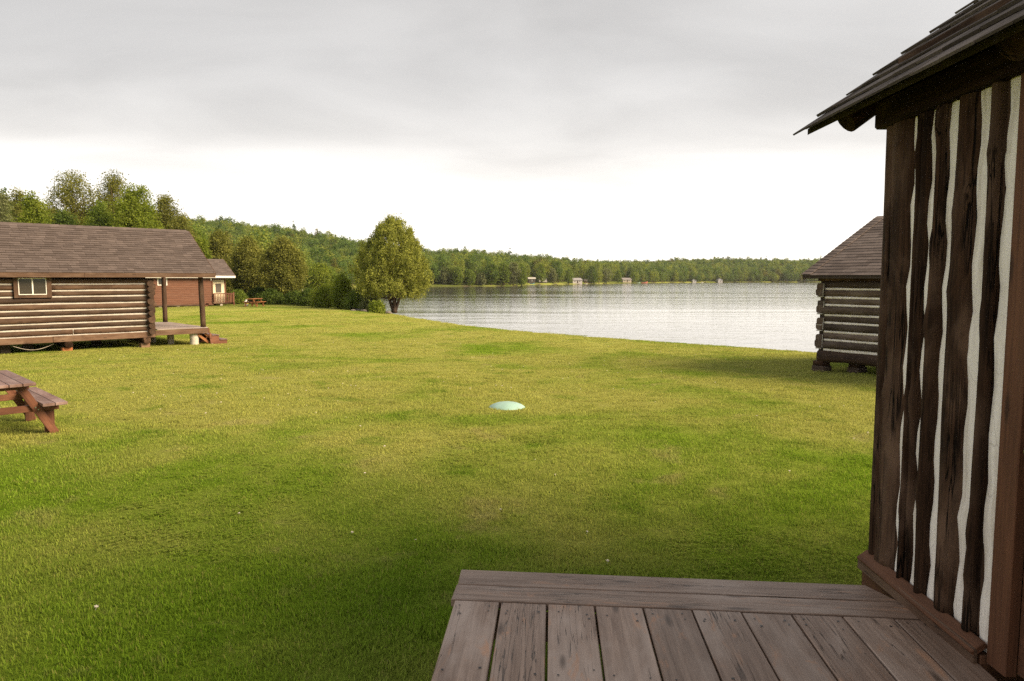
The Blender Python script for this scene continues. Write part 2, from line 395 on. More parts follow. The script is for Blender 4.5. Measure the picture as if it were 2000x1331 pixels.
def watermat():
    m, t, b = newmat('lake_water')
    ge = t.add('ShaderNodeNewGeometry'); flat = t.scale(ge.outputs['Position'], (1, 1, 0))
    streak = t.noise(t.scale(flat, (0.006, 0.030, 0)), 1.0, 3, 0.55, 0.5)
    w1 = t.noise(t.scale(flat, (0.55, 1.5, 0)), 1.0, 4, 0.6, 0.4)
    w2 = t.noise(t.scale(flat, (2.6, 5.5, 0)), 1.0, 3, 0.6, 0.3)
    w3 = t.noise(t.scale(flat, (0.10, 0.28, 0)), 1.0, 2, 0.5, 0.2)
    amp = t.smooth(streak, 0.40, 0.60, 0.10, 0.30)
    h = t.math('ADD', t.math('ADD', t.math('MULTIPLY', w1, 0.10), t.math('MULTIPLY', w2, 0.022)), t.math('MULTIPLY', w3, 0.25))
    sp = t.add('ShaderNodeSeparateXYZ'); t.link(ge.outputs['Position'], sp.inputs[0])
    wind = t.math('MULTIPLY', t.smooth(sp.outputs[0], -25, 60), t.smooth(sp.outputs[1], 90, 320))      # open water is rougher than the sheltered inlet
    h = t.math('MULTIPLY', h, t.math('MULTIPLY', amp, t.math('ADD', t.math('MULTIPLY', wind, 4.0), 1.0)))
    bp = t.add('ShaderNodeBump'); bp.inputs['Strength'].default_value = 1.0; bp.inputs['Distance'].default_value = 0.55
    t.link(h, bp.inputs['Height']); t.link(bp.outputs[0], b.inputs['Normal'])
    b.inputs['Base Color'].default_value = (0.10, 0.095, 0.08, 1); b.inputs['Roughness'].default_value = 0.06  # warm base colour lifted to paint in glare off the lake
    b.inputs['IOR'].default_value = 1.40; b.inputs['Specular IOR Level'].default_value = 0.5
    return m
def glassmat(name, col=(0.02, 0.02, 0.022)):
    m, t, b = newmat(name); tc = t.add('ShaderNodeTexCoord')
    n = t.noise(t.scale(tc.outputs['Object'], (1, 60, 60)), 1.0, 2)
    t.link(t.mix(n, c4(col), c4([x*2.2 for x in col])), b.inputs['Base Color'])
    b.inputs['Roughness'].default_value = 0.08; b.inputs['Specular IOR Level'].default_value = 0.6
    return m

M = {}
M['log_left'] = wood('stained_log', (0.030, 0.016, 0.010), (0.085, 0.046, 0.027), (0.14, 0.088, 0.058), weather=0.45, bump=0.5, crack=0.9)
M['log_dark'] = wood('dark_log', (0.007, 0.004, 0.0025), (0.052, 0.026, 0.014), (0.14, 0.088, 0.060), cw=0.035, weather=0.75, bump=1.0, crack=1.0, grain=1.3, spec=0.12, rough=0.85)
M['log_grey'] = wood('weathered_log', (0.040, 0.026, 0.018), (0.105, 0.072, 0.052), (0.17, 0.135, 0.115), weather=0.6, bump=0.5, crack=0.9)
M['timber'] = wood('brown_timber', (0.060, 0.032, 0.019), (0.125, 0.071, 0.044), (0.20, 0.135, 0.095), weather=0.5, crack=0.7)
M['trim_red'] = wood('red_brown_trim', (0.070, 0.029, 0.014), (0.145, 0.062, 0.031), (0.20, 0.105, 0.06), weather=0.3, var=0.15)
M['deck'] = wood('weathered_deck_board', (0.155, 0.098, 0.070), (0.330, 0.232, 0.178), (0.43, 0.345, 0.295), weather=0.6, var=0.16, bump=0.45, crack=0.95, rough=0.5, fleck=(0.42, 0.225, 0.13), spec=0.35)
M['deck_grey'] = wood('grey_porch_board', (0.22, 0.17, 0.15), (0.36, 0.30, 0.28), (0.45, 0.40, 0.38), weather=0.5, var=0.12)
M['redwood'] = wood('red_stained_board', (0.080, 0.029, 0.016), (0.155, 0.062, 0.034), (0.33, 0.15, 0.09), weather=0.35, var=0.15, rough=0.5)
M['table_top'] = wood('worn_table_board', (0.11, 0.058, 0.046), (0.21, 0.13, 0.112), (0.30, 0.22, 0.205), weather=0.7, var=0.15, rough=0.5)
M['orange_wood'] = wood('orange_stained_board', (0.24, 0.09, 0.03), (0.38, 0.16, 0.06), (0.42, 0.23, 0.12), weather=0.3, var=0.12)
M['siding'] = wood('brown_siding', (0.115, 0.046, 0.026), (0.165, 0.074, 0.045), (0.20, 0.105, 0.07), weather=0.4, var=0.07, knots=False)
M['brickblock'] = plain('orange_block', (0.36, 0.135, 0.055), 0.9, amp=0.3)
M['wood_block'] = wood('cut_block', (0.16, 0.085, 0.05), (0.30, 0.18, 0.11), (0.42, 0.30, 0.2))
M['chink'] = chinkmat('white_chinking', (0.88, 0.84, 0.79))
M['chink_tan'] = plain('cream_chinking', (0.46, 0.435, 0.395), 0.9, nscale=10, amp=0.14, bump=0.5, spec=0.1)
M['white'] = plain('white_paint', (0.78, 0.76, 0.72), 0.5, amp=0.06)
M['cream'] = plain('cream_door_paint', (0.80, 0.70, 0.50), 0.5, amp=0.06)
M['concrete'] = plain('concrete_pier', (0.42, 0.37, 0.31), 0.95, amp=0.25, bump=0.4)
M['pale_concrete'] = plain('pale_concrete', (0.50, 0.46, 0.40), 0.9, amp=0.2, bump=0.3)
M['darkmetal'] = plain('dark_metal', (0.03, 0.03, 0.032), 0.4, 0.6)
M['steel'] = plain('steel', (0.45, 0.44, 0.42), 0.35, 0.9)
M['under'] = plain('rough_dark_board', (0.045, 0.032, 0.024), 0.9, amp=0.3)
M['shingle_left'] = shinglemat('brown_shingle', (0.090, 0.071, 0.065), (0.125, 0.100, 0.092))
M['shingle_right'] = shinglemat('dark_brown_shingle', (0.092, 0.073, 0.066), (0.150, 0.122, 0.112))
M['shake'] = shinglemat('weathered_shake', (0.060, 0.048, 0.042), (0.125, 0.104, 0.094), 120)
M['shingle_grey'] = shinglemat('grey_shingle', (0.20, 0.17, 0.16), (0.30, 0.27, 0.26), 20)
M['glass'] = glassmat('window_glass', (0.030, 0.026, 0.022))
M['screen'] = plain('insect_screen', (0.10, 0.085, 0.075), 0.8, nscale=200, amp=0.3)
M['dome'] = plain('green_plastic', (0.28, 0.44, 0.37), 0.45, nscale=5, amp=0.12, bump=0.05, spec=0.5)
M['bark'] = wood('bark', (0.05, 0.032, 0.022), (0.16, 0.105, 0.075), (0.24, 0.17, 0.13), weather=0.5, bump=1.0, knots=False)
M['birch'] = plain('birch_bark', (0.55, 0.50, 0.44), 0.8, amp=0.45)
M['rock'] = plain('grey_rock', (0.17, 0.15, 0.135), 0.95, nscale=4, amp=0.4, bump=0.5)
M['grass'] = grassmat()
M['flower'] = plain('clover_flower', (0.75, 0.68, 0.60), 0.8, nscale=60)

# ------------------------------------------------------------------ terrain
WATER = -1.45
lake = [(11.2,26.4),(9.6,28.6),(6.7,31.2),(2.5,34.3),(-2.1,41.4),(-5.5,48),(-8.1,54.0),(-9.2,58.0),(-12,63),(-17,71),(-24,86),(-33,115),(-45,160),(-62,220),(-66,280),
        (-50,318),(-35,329),(-15,338),(0,350),(8,362),(4,400),(6,425),(32,448),(65,500),(99,580),(155,658),(230,725),(324,759),(600,780),(1600,700),(1600,-300),(60,-60),(40,-15),(28,6),(18,18)]
for _ in range(2):                                   # round the corners
    q = []
    for i in range(len(lake)):
        a, b = lake[i], lake[(i+1) % len(lake)]
        q += [(a[0]*.75+b[0]*.25, a[1]*.75+b[1]*.25), (a[0]*.25+b[0]*.75, a[1]*.25+b[1]*.75)]
    lake = q
LK = np.array(lake)
def shore_dist(X, Y):
    """distance to the lake's edge: positive on land"""
    d2 = np.full(X.shape, 1e12); ins = np.zeros(X.shape, bool); n = len(LK)
    for i in range(n):
        ax, ay = LK[i]; bx, by = LK[(i+1) % n]; ex, ey = bx-ax, by-ay
        t = np.clip(((X-ax)*ex + (Y-ay)*ey)/(ex*ex+ey*ey), 0, 1)
        d2 = np.minimum(d2, (X-ax-t*ex)**2 + (Y-ay-t*ey)**2)
        c = ((ay > Y) != (by > Y)) & (X < (bx-ax)*(Y-ay)/(by-ay+1e-12)+ax)
        ins ^= c
    return np.where(ins, -1, 1)*np.sqrt(d2)
def sst(a, b, x):
    t = np.clip((x-a)/(b-a), 0, 1); return t*t*(3-2*t)
def height(X, Y, sd=None):
    X = np.asarray(X, float); Y = np.asarray(Y, float)
    if sd is None: sd = shore_dist(X, Y)
    r = np.sqrt(X*X+Y*Y)
    lawn = -0.45*sst(6, 30, Y) - 0.10*sst(30, 62, Y)
    lawn = lawn + 0.035*np.sin(X*0.31+1.3)*np.sin(Y*0.23+0.4)*sst(8, 16, r) + 0.012*np.sin(X*1.1+Y*0.7)*sst(5, 9, r)
    lawn = lawn - 0.22*np.exp(-(np.minimum(sd, 20)/2.2)**2)*sst(6, 20, r)*(sd > 0) - 0.22*(sd <= 0)
    far = WATER + 0.25 + 0.045*np.clip(sd, 0, 40) + 0.010*np.clip(sd-40, 0, 400)
    hill = 25*np.exp(-(((X+235)/150)**2 + ((Y-455)/210)**2)) + 15*np.exp(-(((X-330)/420)**2 + ((Y-1050)/210)**2)) + 7*np.exp(-(((X-20)/120)**2 + ((Y-620)/120)**2))
    hill = hill + 10*np.exp(-(((X+150)/90)**2+((Y-190)/90)**2))
    far = far + hill*sst(0, 130, sd) + 1.2*np.sin(X*0.031)*np.sin(Y*0.027+1)*sst(20, 120, sd)
    w = sst(72, 120, r)
    z = lawn*(1-w) + far*w
    return np.where(sd < 0, z - np.minimum(-sd*0.75, 4.0), z)
def H(x, y): return float(height(np.array([x]), np.array([y]))[0])

def build_ground():
    rings = np.concatenate([[0.0], 0.6*np.exp(np.linspace(0, math.log(1700/0.6), 310))])
    ang = np.radians(np.concatenate([np.arange(-50, 50, 0.45), np.arange(50, 310, 3.0)]))
    Rr, A = np.meshgrid(rings, ang, indexing='ij')
    X = Rr*np.sin(A); Y = Rr*np.cos(A); sd = shore_dist(X, Y); Z = height(X, Y, sd)
    nr, na = X.shape; V = np.stack([X, Y, Z], -1).reshape(-1, 3)
    i = np.arange(nr-1)[:, None]*na; k = np.arange(na)[None, :]; k2 = (k+1) % na
    Q = np.stack([i+k, i+k2, i+na+k2, i+na+k], -1).reshape(-1, 4)[:, ::-1]
    me = fastmesh('ground', V, Q, groundmat(), True)
    r = np.sqrt(X*X+Y*Y)
    lawn = (1-sst(62, 84, r))*(sd > -0.3); lawn = np.maximum(lawn, 0.9*(sd < 14)*(sd > 1)*(r > 250)*sst(-1, 0.5, np.sin(X*0.05)+0.2))
    soil = np.where(r < 120, sst(-0.2, -0.7, sd), sst(1.6, 0.2, sd))
    ca = me.color_attributes.new('zone', 'FLOAT_COLOR', 'POINT')
    ca.data.foreach_set('color', np.stack([lawn, soil, 0*lawn, 0*lawn+1], -1).astype(np.float32).ravel())
    return tag(obj('ground', me), 'mown lawn running down to the lake and wooded land around it', kind='structure')
build_ground()
def build_lake():
    b = MB(); b.add([(-400,-400,WATER),(1650,-400,WATER),(1650,1400,WATER),(-400,1400,WATER)], [(0,1,2,3)])
    return tag(b.build('lake', watermat()), 'wide calm lake reflecting the bright overcast sky', kind='structure')
build_lake()

# ------------------------------------------------------------------ roofs
def project(p):
    v = Vector(p) - Vector((0, 0, CH)); f = Vector((0, math.cos(PITCH), -math.sin(PITCH))); u = Vector((0, math.sin(PITCH), math.cos(PITCH)))
    d = v.dot(f)
    if d < 0.1: return None
    return CX + v.x/d*F, CY - v.dot(u)/d*F, d
def shingle_field(roof, root_m, o, xd, ud, length, slope, exposure, tab, thick, mat, seed, ragged=0.0, limit=300, gap=0.006):
    """courses of shingles on a roof plane: o = eave start, xd along the eave, ud up the slope"""
    rr = random.Random(seed); o = Vector(o); xd = Vector(xd).normalized(); ud = Vector(ud).normalized(); nd = xd.cross(ud)
    cells = []; ncs = int(round(slope/exposure))
    for c in range(ncs):
        x = -rr.uniform(0, tab) if c % 2 else -rr.uniform(0, tab*0.4)
        while x < length - 0.02:
            w = tab*rr.uniform(0.75, 1.25); x0 = max(x, 0.0 - rr.uniform(0, ragged)); x1 = min(x+w, length + rr.uniform(0, ragged)); x += w
            if x1 - x0 > 0.03: cells.append((c, x0, x1))
    def wedge(c, x0, x1):
        L = min(exposure*1.35, slope - c*exposure + exposure*0.1); t = thick*rr.uniform(0.75, 1.35); s0 = c*exposure - 0.02 - rr.uniform(0, ragged*0.35)
        b0 = 0.004 + thick*0.75; pts = []
        w = x1-x0-gap*rr.uniform(.3, 1.2)
        for (x, s, z) in ((0,0,b0),(w,0,b0+rr.uniform(-.2,.2)*thick),(w,L,.003),(0,L,.003),(0,0,b0+t),(w,0,b0+t),(w,L,.006),(0,L,.006)): pts.append((x, s, z))
        return pts, o + xd*x0 + ud*s0
    FS = [(0,3,2,1),(4,5,6,7),(0,1,5,4),(1,2,6,5),(2,3,7,6),(3,0,4,7)]
    basis = Matrix((xd, ud, nd)).transposed().to_4x4()
    sc = []
    for k, (c, x0, x1) in enumerate(cells):
        pr = project(root_m @ (o + xd*(x0+x1)/2 + ud*(c+.5)*exposure))
        key = 0.0
        if pr and -20 < pr[0] < 2020 and -20 < pr[1] < 1350: key = (x1-x0)/pr[2]
        sc.append((key, k))
    sc.sort(reverse=True); keep = {k for key, k in sc[:limit] if key > 0}
    rest = MB()
    for k, (c, x0, x1) in enumerate(cells):
        pts, org = wedge(c, x0, x1)
        if k in keep:
            m = basis.copy(); m.translation = org
            obj('shingle', mesh_of('shingle', pts, FS, mat), roof, mtx=m)
        else:
            rest.add([org + xd*p[0] + ud*p[1] + nd*p[2] for p in pts], FS)
    if rest.v: tag(rest.build('shingle_courses', mat, roof), kind='stuff')

# ------------------------------------------------------------------ cabin at left
def left_cabin():
    C0 = Vector((-13.1, 25.9, 0)); ang = math.atan2(0.68, 0.73)
    gz = H(C0.x, C0.y)
    r = empty('log_cabin', (C0.x, C0.y, 0), ang, 'brown log cabin with cream chinking and open porch at left', 'cabin')
    RM = Matrix.Translation(C0) @ Matrix.Rotation(ang, 4, 'Z')
    W = 4.7; LW = 6.4; top = 2.16; rr = random.Random(3)
    def gl(x, y): p = RM @ Vector((x, y, 0)); return H(p.x, p.y)
    # sill timbers and log courses
    beam('sill_beam', (-LW, 0.0, 0.035), (-3.05, 0.0, 0.035), 0.20, 0.20, M['timber'], r, c=0.008)
    beam('sill_beam', (-3.04, 0.0, 0.04), (0.14, 0.0, 0.04), 0.205, 0.20, M['timber'], r, c=0.008)
    zs = [0.24]; hs = [0.215, 0.2, 0.235, 0.2, 0.22, 0.235, 0.20, 0.215, 0.22]
    z = 0.13
    for i in range(9):
        h = hs[i]; zc = z + h/2 + 0.02; rad = (h-0.045)/2; z += h
        y = 0.0
        def course(xa, xb): log('log', (xa, y, zc), (xb, y, zc), rad*rr.uniform(.95, 1.05), rad*rr.uniform(.95, 1.05), M['log_left'], r, n=14, wob=0.07, flat=(0.85, 1.0, 2.4))
        def chink(xa, xb): beam('chinking', (xa, 0.03, zc-h/2-0.005), (xb, 0.03, zc-h/2-0.005), 0.12, 0.075, M['chink_tan'], r, c=0.02)
        if i == 0:
            course(-LW, -2.45); course(-2.43, 0.16)
            beam('chinking', (-2.44, 0.0, zc-0.09), (-2.44, 0.0, zc+0.08), 0.03, 0.10, M['chink_tan'], r)
            chink(-LW, 0.0)
        elif i in (6, 7):
            course(-LW, -4.04); course(-3.04, 0.16 + rr.uniform(0, .08)); chink(-LW, -4.06); chink(-3.02, 0.0)
        elif i == 8:
            course(-LW, 0.16); chink(-LW, -4.06); chink(-3.02, 0.0)
        else:
            course(-LW, 0.14 + rr.uniform(0, .10)); chink(-LW, 0.0)
        # cross wall logs: their ends show at the corner, one half course lower
        zc2 = zc - h/2 + 0.01
        log('log', (0.01, -0.20 - rr.uniform(0, .06), zc2), (0.01, W+.1, zc2), (h/2)*1.0, (h/2)*.92, M['log_left'], r, n=12, step=0.6, wob=0.05)
    b = MB(); b.box(-LW, -0.06, 0.10, W-0.1, 0.0, 2.1); b.build('inner_wall', M['under'], r)
    beam('top_plate', (-LW, 0.0, top+0.02), (0.25, 0.0, top+0.02), 0.18, 0.10, M['log_left'], r)
    # window
    x0, x1, z0, z1 = -3.93, -3.15, 1.53, 2.08
    wn = MB(); e = 0.024
    for a in ((x0, x1, z0, z0+e), (x0, x1, z1-e, z1), (x0, x0+e, z0+e, z1-e), (x1-e, x1, z0+e, z1-e), ((x0+x1)/2-.02, (x0+x1)/2+.02, z0+e, z1-e)):
        wn.cbox(a[0], a[1], -0.125, -0.06, a[2], a[3], 0.005)
    w = wn.build('window', M['white'], r)
    for a in (x0+e, (x0+x1)/2+.02):
        g = MB(); g.box(a, a+(x1-x0)/2-e-.02, -0.095, -0.085, z0+e, z1-e); g.build('pane', M['glass'], w)
    for a, b_ in ((x0-0.125, x0-0.005), (x1+0.005, x1+0.14)):
        beam('window_trim', ((a+b_)/2, -0.09, z0-0.1), ((a+b_)/2, -0.09, top-.02), 0.10, b_-a, M['log_left'], w, up=(1, 0, 0))
    beam('window_trim', (x0-.004, -0.09, z0-0.055), (x1+.004, -0.09, z0-0.055), 0.09, 0.09, M['log_left'], w)
    # porch
    P = 2.03
    for k in range(22):
        ya = 0.02 + k*(W/22); beam('porch_board', (0.24, ya+0.1, 0.20), (P+0.02, ya+0.1, 0.20), W/22-0.008, 0.035, M['deck_grey'], r)
    beam('rim_beam', (0.16, -0.02, 0.085), (P, -0.02, 0.085), 0.06, 0.185, M['timber'], r)
    beam('rim_beam', (P+0.03, -0.05, 0.085), (P+0.03, W, 0.085), 0.055, 0.19, M['redwood'], r)
    beam('rim_beam', (0.2, W, 0.085), (P, W, 0.085), 0.06, 0.185, M['timber'], r)
    log('post', (P-0.12, 0.10, 0.22), (P-0.16, 0.10, top+0.02), 0.105, 0.085, M['log_left'], r, n=12, wob=0.05)
    log('post', (P-0.12, W-0.2, 0.22), (P-0.12, W-0.2, top+0.02), 0.105, 0.085, M['log_left'], r, n=12, wob=0.05)
    beam('porch_beam', (P-0.14, -0.2, top+0.08), (P-0.14, W+.1, top+0.08), 0.14, 0.12, M['log_left'], r)
    # piers
    for (x, y, rad, white) in ((P-0.42, 0.25, 0.155, 1), (P-1.0, 1.1, 0.115, 0), (0.75, 2.4, 0.12, 1)):
        zg = gl(x, y) - 0.05; b = MB(); b.tube([(x, y, zg), (x, y, zg+(0.0-zg)*0.55), (x, y, zg+(0.0-zg)*0.56), (x, y, 0.0)], [rad, rad, rad*1.04, rad*1.04], 20)
        b.build('pier', M['pale_concrete'] if white and y < 1 else M['concrete'], r)
    for (x, y, mt) in ((-0.18, 0.05, 'wood_block'), (-2.62, 0.05, 'brickblock')):
        zg = gl(x, y) - 0.06; b = MB(); b.cbox(x-.16, x+.14, y-.10, y+.2, zg, -0.26, 0.012); b.build('foundation_block', M[mt], r)
        log('cross_beam', (x+.02, y-.22, -0.155), (x+.02, W, -0.155), 0.115, 0.11, M['log_dark'], r, n=12, step=.5, flat=(1.0, .9, 4))
    for (x, y) in ((-1.4, 1.6), (-3.6, .9), (-4.3, .5), (-5.5, 0.3)):
        zg = gl(x, y) - 0.06; b = MB(); b.cbox(x-.14, x+.14, y-.12, y+.12, zg, -0.06, 0.01); b.build('foundation_block', M['under'], r)
    # steps at the porch end
    st = MB(); sy0, sy1 = 0.0, 1.3; zg = gl(P+.7, .8)
    for yy in (sy0, sy1):
        b = MB(); prof = [(P+.06, 0.05), (P+.06, -0.14), (P+.10, zg), (P+.72, zg), (P+.72, zg+.13), (P+.42, zg+.16), (P+.42, zg+.30), (P+.18, zg+.33)]
        b.add([(x, yy-.02, z) for x, z in prof] + [(x, yy+.02, z) for x, z in prof],
              [tuple(range(8))[::-1], tuple(range(8, 16))] + [(i, (i+1) % 8, 8+(i+1) % 8, 8+i) for i in range(8)])
        b.build('stair_stringer', M['redwood'], r)
    for k, (xx, zz) in enumerate(((P+.285, zg+.345), (P+.585, zg+.165))):
        beam('tread', (xx, sy0-.05, zz), (xx, sy1+.05, zz), 0.28, 0.035, M['table_top'], r)
        beam('riser', (xx+.12, sy0, zz-.09), (xx+.12, sy1, zz-.09), 0.02, 0.14, M['redwood'], r)
    for k in range(2):
        xx = P-.35+.28*k; beam('brace', (xx, .12, -0.03), (xx+.42, .12, zg+.06), 0.04, 0.09, M['orange_wood'], r)
    # hose looped under the floor
    h = MB(); pts = []
    for k in range(13):
        t = k/12; pts.append((-4.15+1.15*t, -0.02+.1*t, -0.12-0.16*math.sin(math.pi*t)))
    h.tube(pts, [0.008]*13, 6); h.build('hanging_cable', M['concrete'], r)
    # roof
    ov = 0.36; ez = 2.25; sl = math.tan(math.radians(32.5)); half = W/2 + ov; XR = P + 0.22; XL = -LW - 0.3
    rz = ez + half*sl; ym = W/2
    rb = MB(); t = 0.06
    rb.add([(XL,-ov,ez),(XR,-ov,ez),(XR,ym,rz),(XL,ym,rz),(XL,W+ov,ez),(XR,W+ov,ez),
            (XL,-ov,ez-t),(XR,-ov,ez-t),(XR,ym,rz-t),(XL,ym,rz-t),(XL,W+ov,ez-t),(XR,W+ov,ez-t)],
           [(0,1,2,3),(3,2,5,4),(7,6,9,8),(8,9,10,11),(1,7,8,2),(2,8,11,5),(6,0,3,9),(9,3,4,10),(6,7,1,0),(4,5,11,10)])
    roof = rb.build('roof', M['under'], r)
    ca = math.cos(math.radians(32.5)); S = half/ca
    shingle_field(roof, RM, (XL, -ov-0.01, ez), (1,0,0), (0, 1, sl), XR-XL, S, 0.150, 0.30, 0.019, M['shingle_left'], 11)
    shingle_field(roof, RM, (XR, W+ov+0.01, ez), (-1,0,0), (0, -1, sl), XR-XL, S, 0.150, 0.30, 0.019, M['shingle_left'], 12, limit=0)
    for k in range(int((XR-XL)/0.26)):                      # ridge caps
        b = MB(); xa = XL + k*0.26; q = 0.13
        b.add([(xa,ym-q,rz-q*sl+.018),(xa+.30,ym-q,rz-q*sl+.026),(xa+.30,ym,rz+.030),(xa,ym,rz+.022),(xa,ym+q,rz-q*sl+.018),(xa+.30,ym+q,rz-q*sl+.026)], [(0,1,2,3),(3,2,5,4)])
        b.build('ridge_cap', M['shingle_left'], roof)
    beam('fascia', (XL, -ov-.028, ez-.075), (-2.1, -ov-.028, ez-.075), 0.03, 0.155, M['timber'], roof)
    beam('fascia', (-2.095, -ov-.028, ez-.075), (XR, -ov-.028, ez-.075), 0.03, 0.155, M['timber'], roof)
    beam('rake_board', (XR+.015, -ov, ez-.05), (XR+.015, ym, rz-.05), 0.03, 0.13, M['timber'], roof)
    g = MB(); g.add([(0.0,0,2.1),(0.0,W,2.1),(0.0,ym,rz-.15),(-.06,0,2.1),(-.06,W,2.1),(-.06,ym,rz-.15)], [(0,1,2),(5,4,3),(0,2,5,3),(1,4,5,2),(0,3,4,1)])
    g.build('gable_wall', M['siding'], r)
left_cabin()

# ------------------------------------------------------------------ cabin at right, behind the near one
def right_cabin():
    C0 = Vector((7.48, 17.30, 0)); ang = math.atan2(-0.84, 0.55)
    r = empty('log_cabin', (C0.x, C0.y, 0), ang, 'dark grey-brown squared log cabin standing by the water at right', 'cabin')
    RM = Matrix.Translation(C0) @ Matrix.Rotation(ang, 4, 'Z'); rr = random.Random(5)
    LW = 5.2; W = 5.6                     # local x runs right along the front, local y away from the camera
    def gl(x, y): p = RM @ Vector((x, y, 0)); return H(p.x, p.y)
    log('sill_log', (-0.02, 0.0, 0.20), (LW, 0.0, 0.19), 0.14, 0.14, M['log_left'], r, n=14, wob=0.08, flat=(.9, 1, 3))
    hs = [0.235, 0.195, 0.215, 0.185, 0.235, 0.18, 0.205, 0.21]; z = 0.34
    for i, h in enumerate(hs):
        zc = z + h/2 + .02; z += h
        log('log', (0.10, 0.0, zc), (LW, 0.0, zc), (h-.05)/2, (h-.05)/2, M['log_grey'], r, n=14, wob=0.06, flat=(1.15, 1.0, 3.5))
        bt = 0.06 if i else 0.085
        beam('chinking', (0.09, 0.015, zc-h/2+.0), (LW, 0.015, zc-h/2+.0), 0.14, bt, M['chink'], r, c=0.02)
        # squared ends of the side wall logs stacked at the corner
        j = rr.uniform(-.03, .03); zz = zc - (0.06 if i % 2 else -.02)
        log('log', (0.0+j*.3, -0.115+j, zz), (0.0, W, zz), h*.43, h*.40, M['log_grey'], r, n=12, step=.6, wob=.05, flat=(.95, 1, 5))
        beam('chinking', (0.0, -.10, zz-h*.5), (0.0, W, zz-h*.5), 0.15, 0.022, M['chink_tan'], r, c=.005)
        beam('chinking', (0.105, -.112+j, zz-h*.38), (0.105, -.112+j, zz+h*.42), 0.014, 0.012, M['chink_tan'], r, c=.003)
    beam('top_plate', (-.05, -.02, z+.04), (LW, -.02, z+.04), .18, .09, M['log_dark'], r)
    b = MB(); b.box(-0.05, LW-.1, 0.0, W-.1, 0.25, z); b.build('inner_wall', M['under'], r)
    for (x, y, w) in ((0.02, 0.0, .16), (0.75, 0.3, .15), (1.7, 0.05, .16), (3.2, .05, .16)):
        zg = gl(x, y) - .06
        b = MB(); b.cbox(x-w, x+w, y-.13, y+.22, zg, zg+.19, .012); b.build('foundation_block', M['log_grey'], r)
        b = MB(); b.cbox(x-w+.02, x+w-.03, y-.12, y+.2, zg+.191, 0.075, .012); b.build('foundation_block', M['log_dark'], r)
    ov = .34; XL = -.30; XR = LW+.3; ez = z+.13; sl = math.tan(math.radians(26)); half = W/2+ov; ym = W/2; rz = ez+half*sl; t = .05
    rb = MB(); rb.add([(XL,-ov,ez),(XR,-ov,ez),(XR,ym,rz),(XL,ym,rz),(XL,W+ov,ez),(XR,W+ov,ez),
            (XL,-ov,ez-t),(XR,-ov,ez-t),(XR,ym,rz-t),(XL,ym,rz-t),(XL,W+ov,ez-t),(XR,W+ov,ez-t)],
           [(0,1,2,3),(3,2,5,4),(7,6,9,8),(8,9,10,11),(1,7,8,2),(2,8,11,5),(6,0,3,9),(9,3,4,10),(6,7,1,0),(4,5,11,10)])
    roof = rb.build('roof', M['under'], r); S = half/math.cos(math.radians(26))
    shingle_field(roof, RM, (XL, -ov-.02, ez), (1,0,0), (0,1,sl), XR-XL, S, 0.165, 0.34, .008, M['shingle_right'], 21, limit=200)
    shingle_field(roof, RM, (XR, W+ov+.02, ez), (-1,0,0), (0,-1,sl), XR-XL, S, 0.165, 0.34, .008, M['shingle_right'], 22, limit=0)
    ud = Vector((0, 1, sl)).normalized(); nd = Vector((1,0,0)).cross(ud)
    for k in range(int(S/.165)):                               # cap strip along the gable edge
        a = Vector((XL-.03, -ov-.03, ez)) + ud*(k*.165) + nd*.032; b = MB()
        b.cbox(0, .22, -.13, .13, -.006, .006, .002)
        m = frame(a + Vector((.12,0,0)), a + Vector((.12,0,0)) + ud + nd*-.06, nd); b.build('edge_cap', M['shingle_right'], roof, mtx=m)
    beam('rake_board', (XL-.012, -ov, ez-.05), (XL-.012, ym, rz-.05), .024, .10, M['log_dark'], roof)
    beam('fascia', (XL, -ov-.01, ez-.045), (XR, -ov-.01, ez-.045), .02, .06, M['under'], roof)
    g = MB(); g.add([(.06,0,z),(.06,W,z),(.06,ym,rz-.15)], [(0,2,1)]); g.build('gable_wall', M['log_grey'], r)
right_cabin()

# ------------------------------------------------------------------ near cabin and its deck
def plank4(name, c, z, th, mat, parent, ch=0.004):
    """plank from four plan corners (start-right, end-right, end-left, start-left), grain along the first side"""
    p = [Vector((a[0], a[1], z)) for a in c]; m = frame(p[0], p[1]); im = m.inverted(); q = [im @ a for a in p]
    cen = sum(q, Vector())/4; inn = [a + (cen-a).normalized()*0 + Vector((math.copysign(ch, cen.x-a.x), math.copysign(ch, cen.y-a.y), 0)) for a in q]
    vs = [(a.x, a.y, -th) for a in q] + [(a.x, a.y, -ch) for a in q] + [(a.x, a.y, 0) for a in inn]
    fs = [(3,2,1,0), (8,9,10,11)] + [(i, (i+1) % 4, 4+(i+1) % 4, 4+i) for i in range(4)] + [(4+i, 4+(i+1) % 4, 8+(i+1) % 4, 8+i) for i in range(4)]
    b = MB(); b.add(vs, fs); return b.build(name, mat, parent, mtx=m)
DZ = 0.40
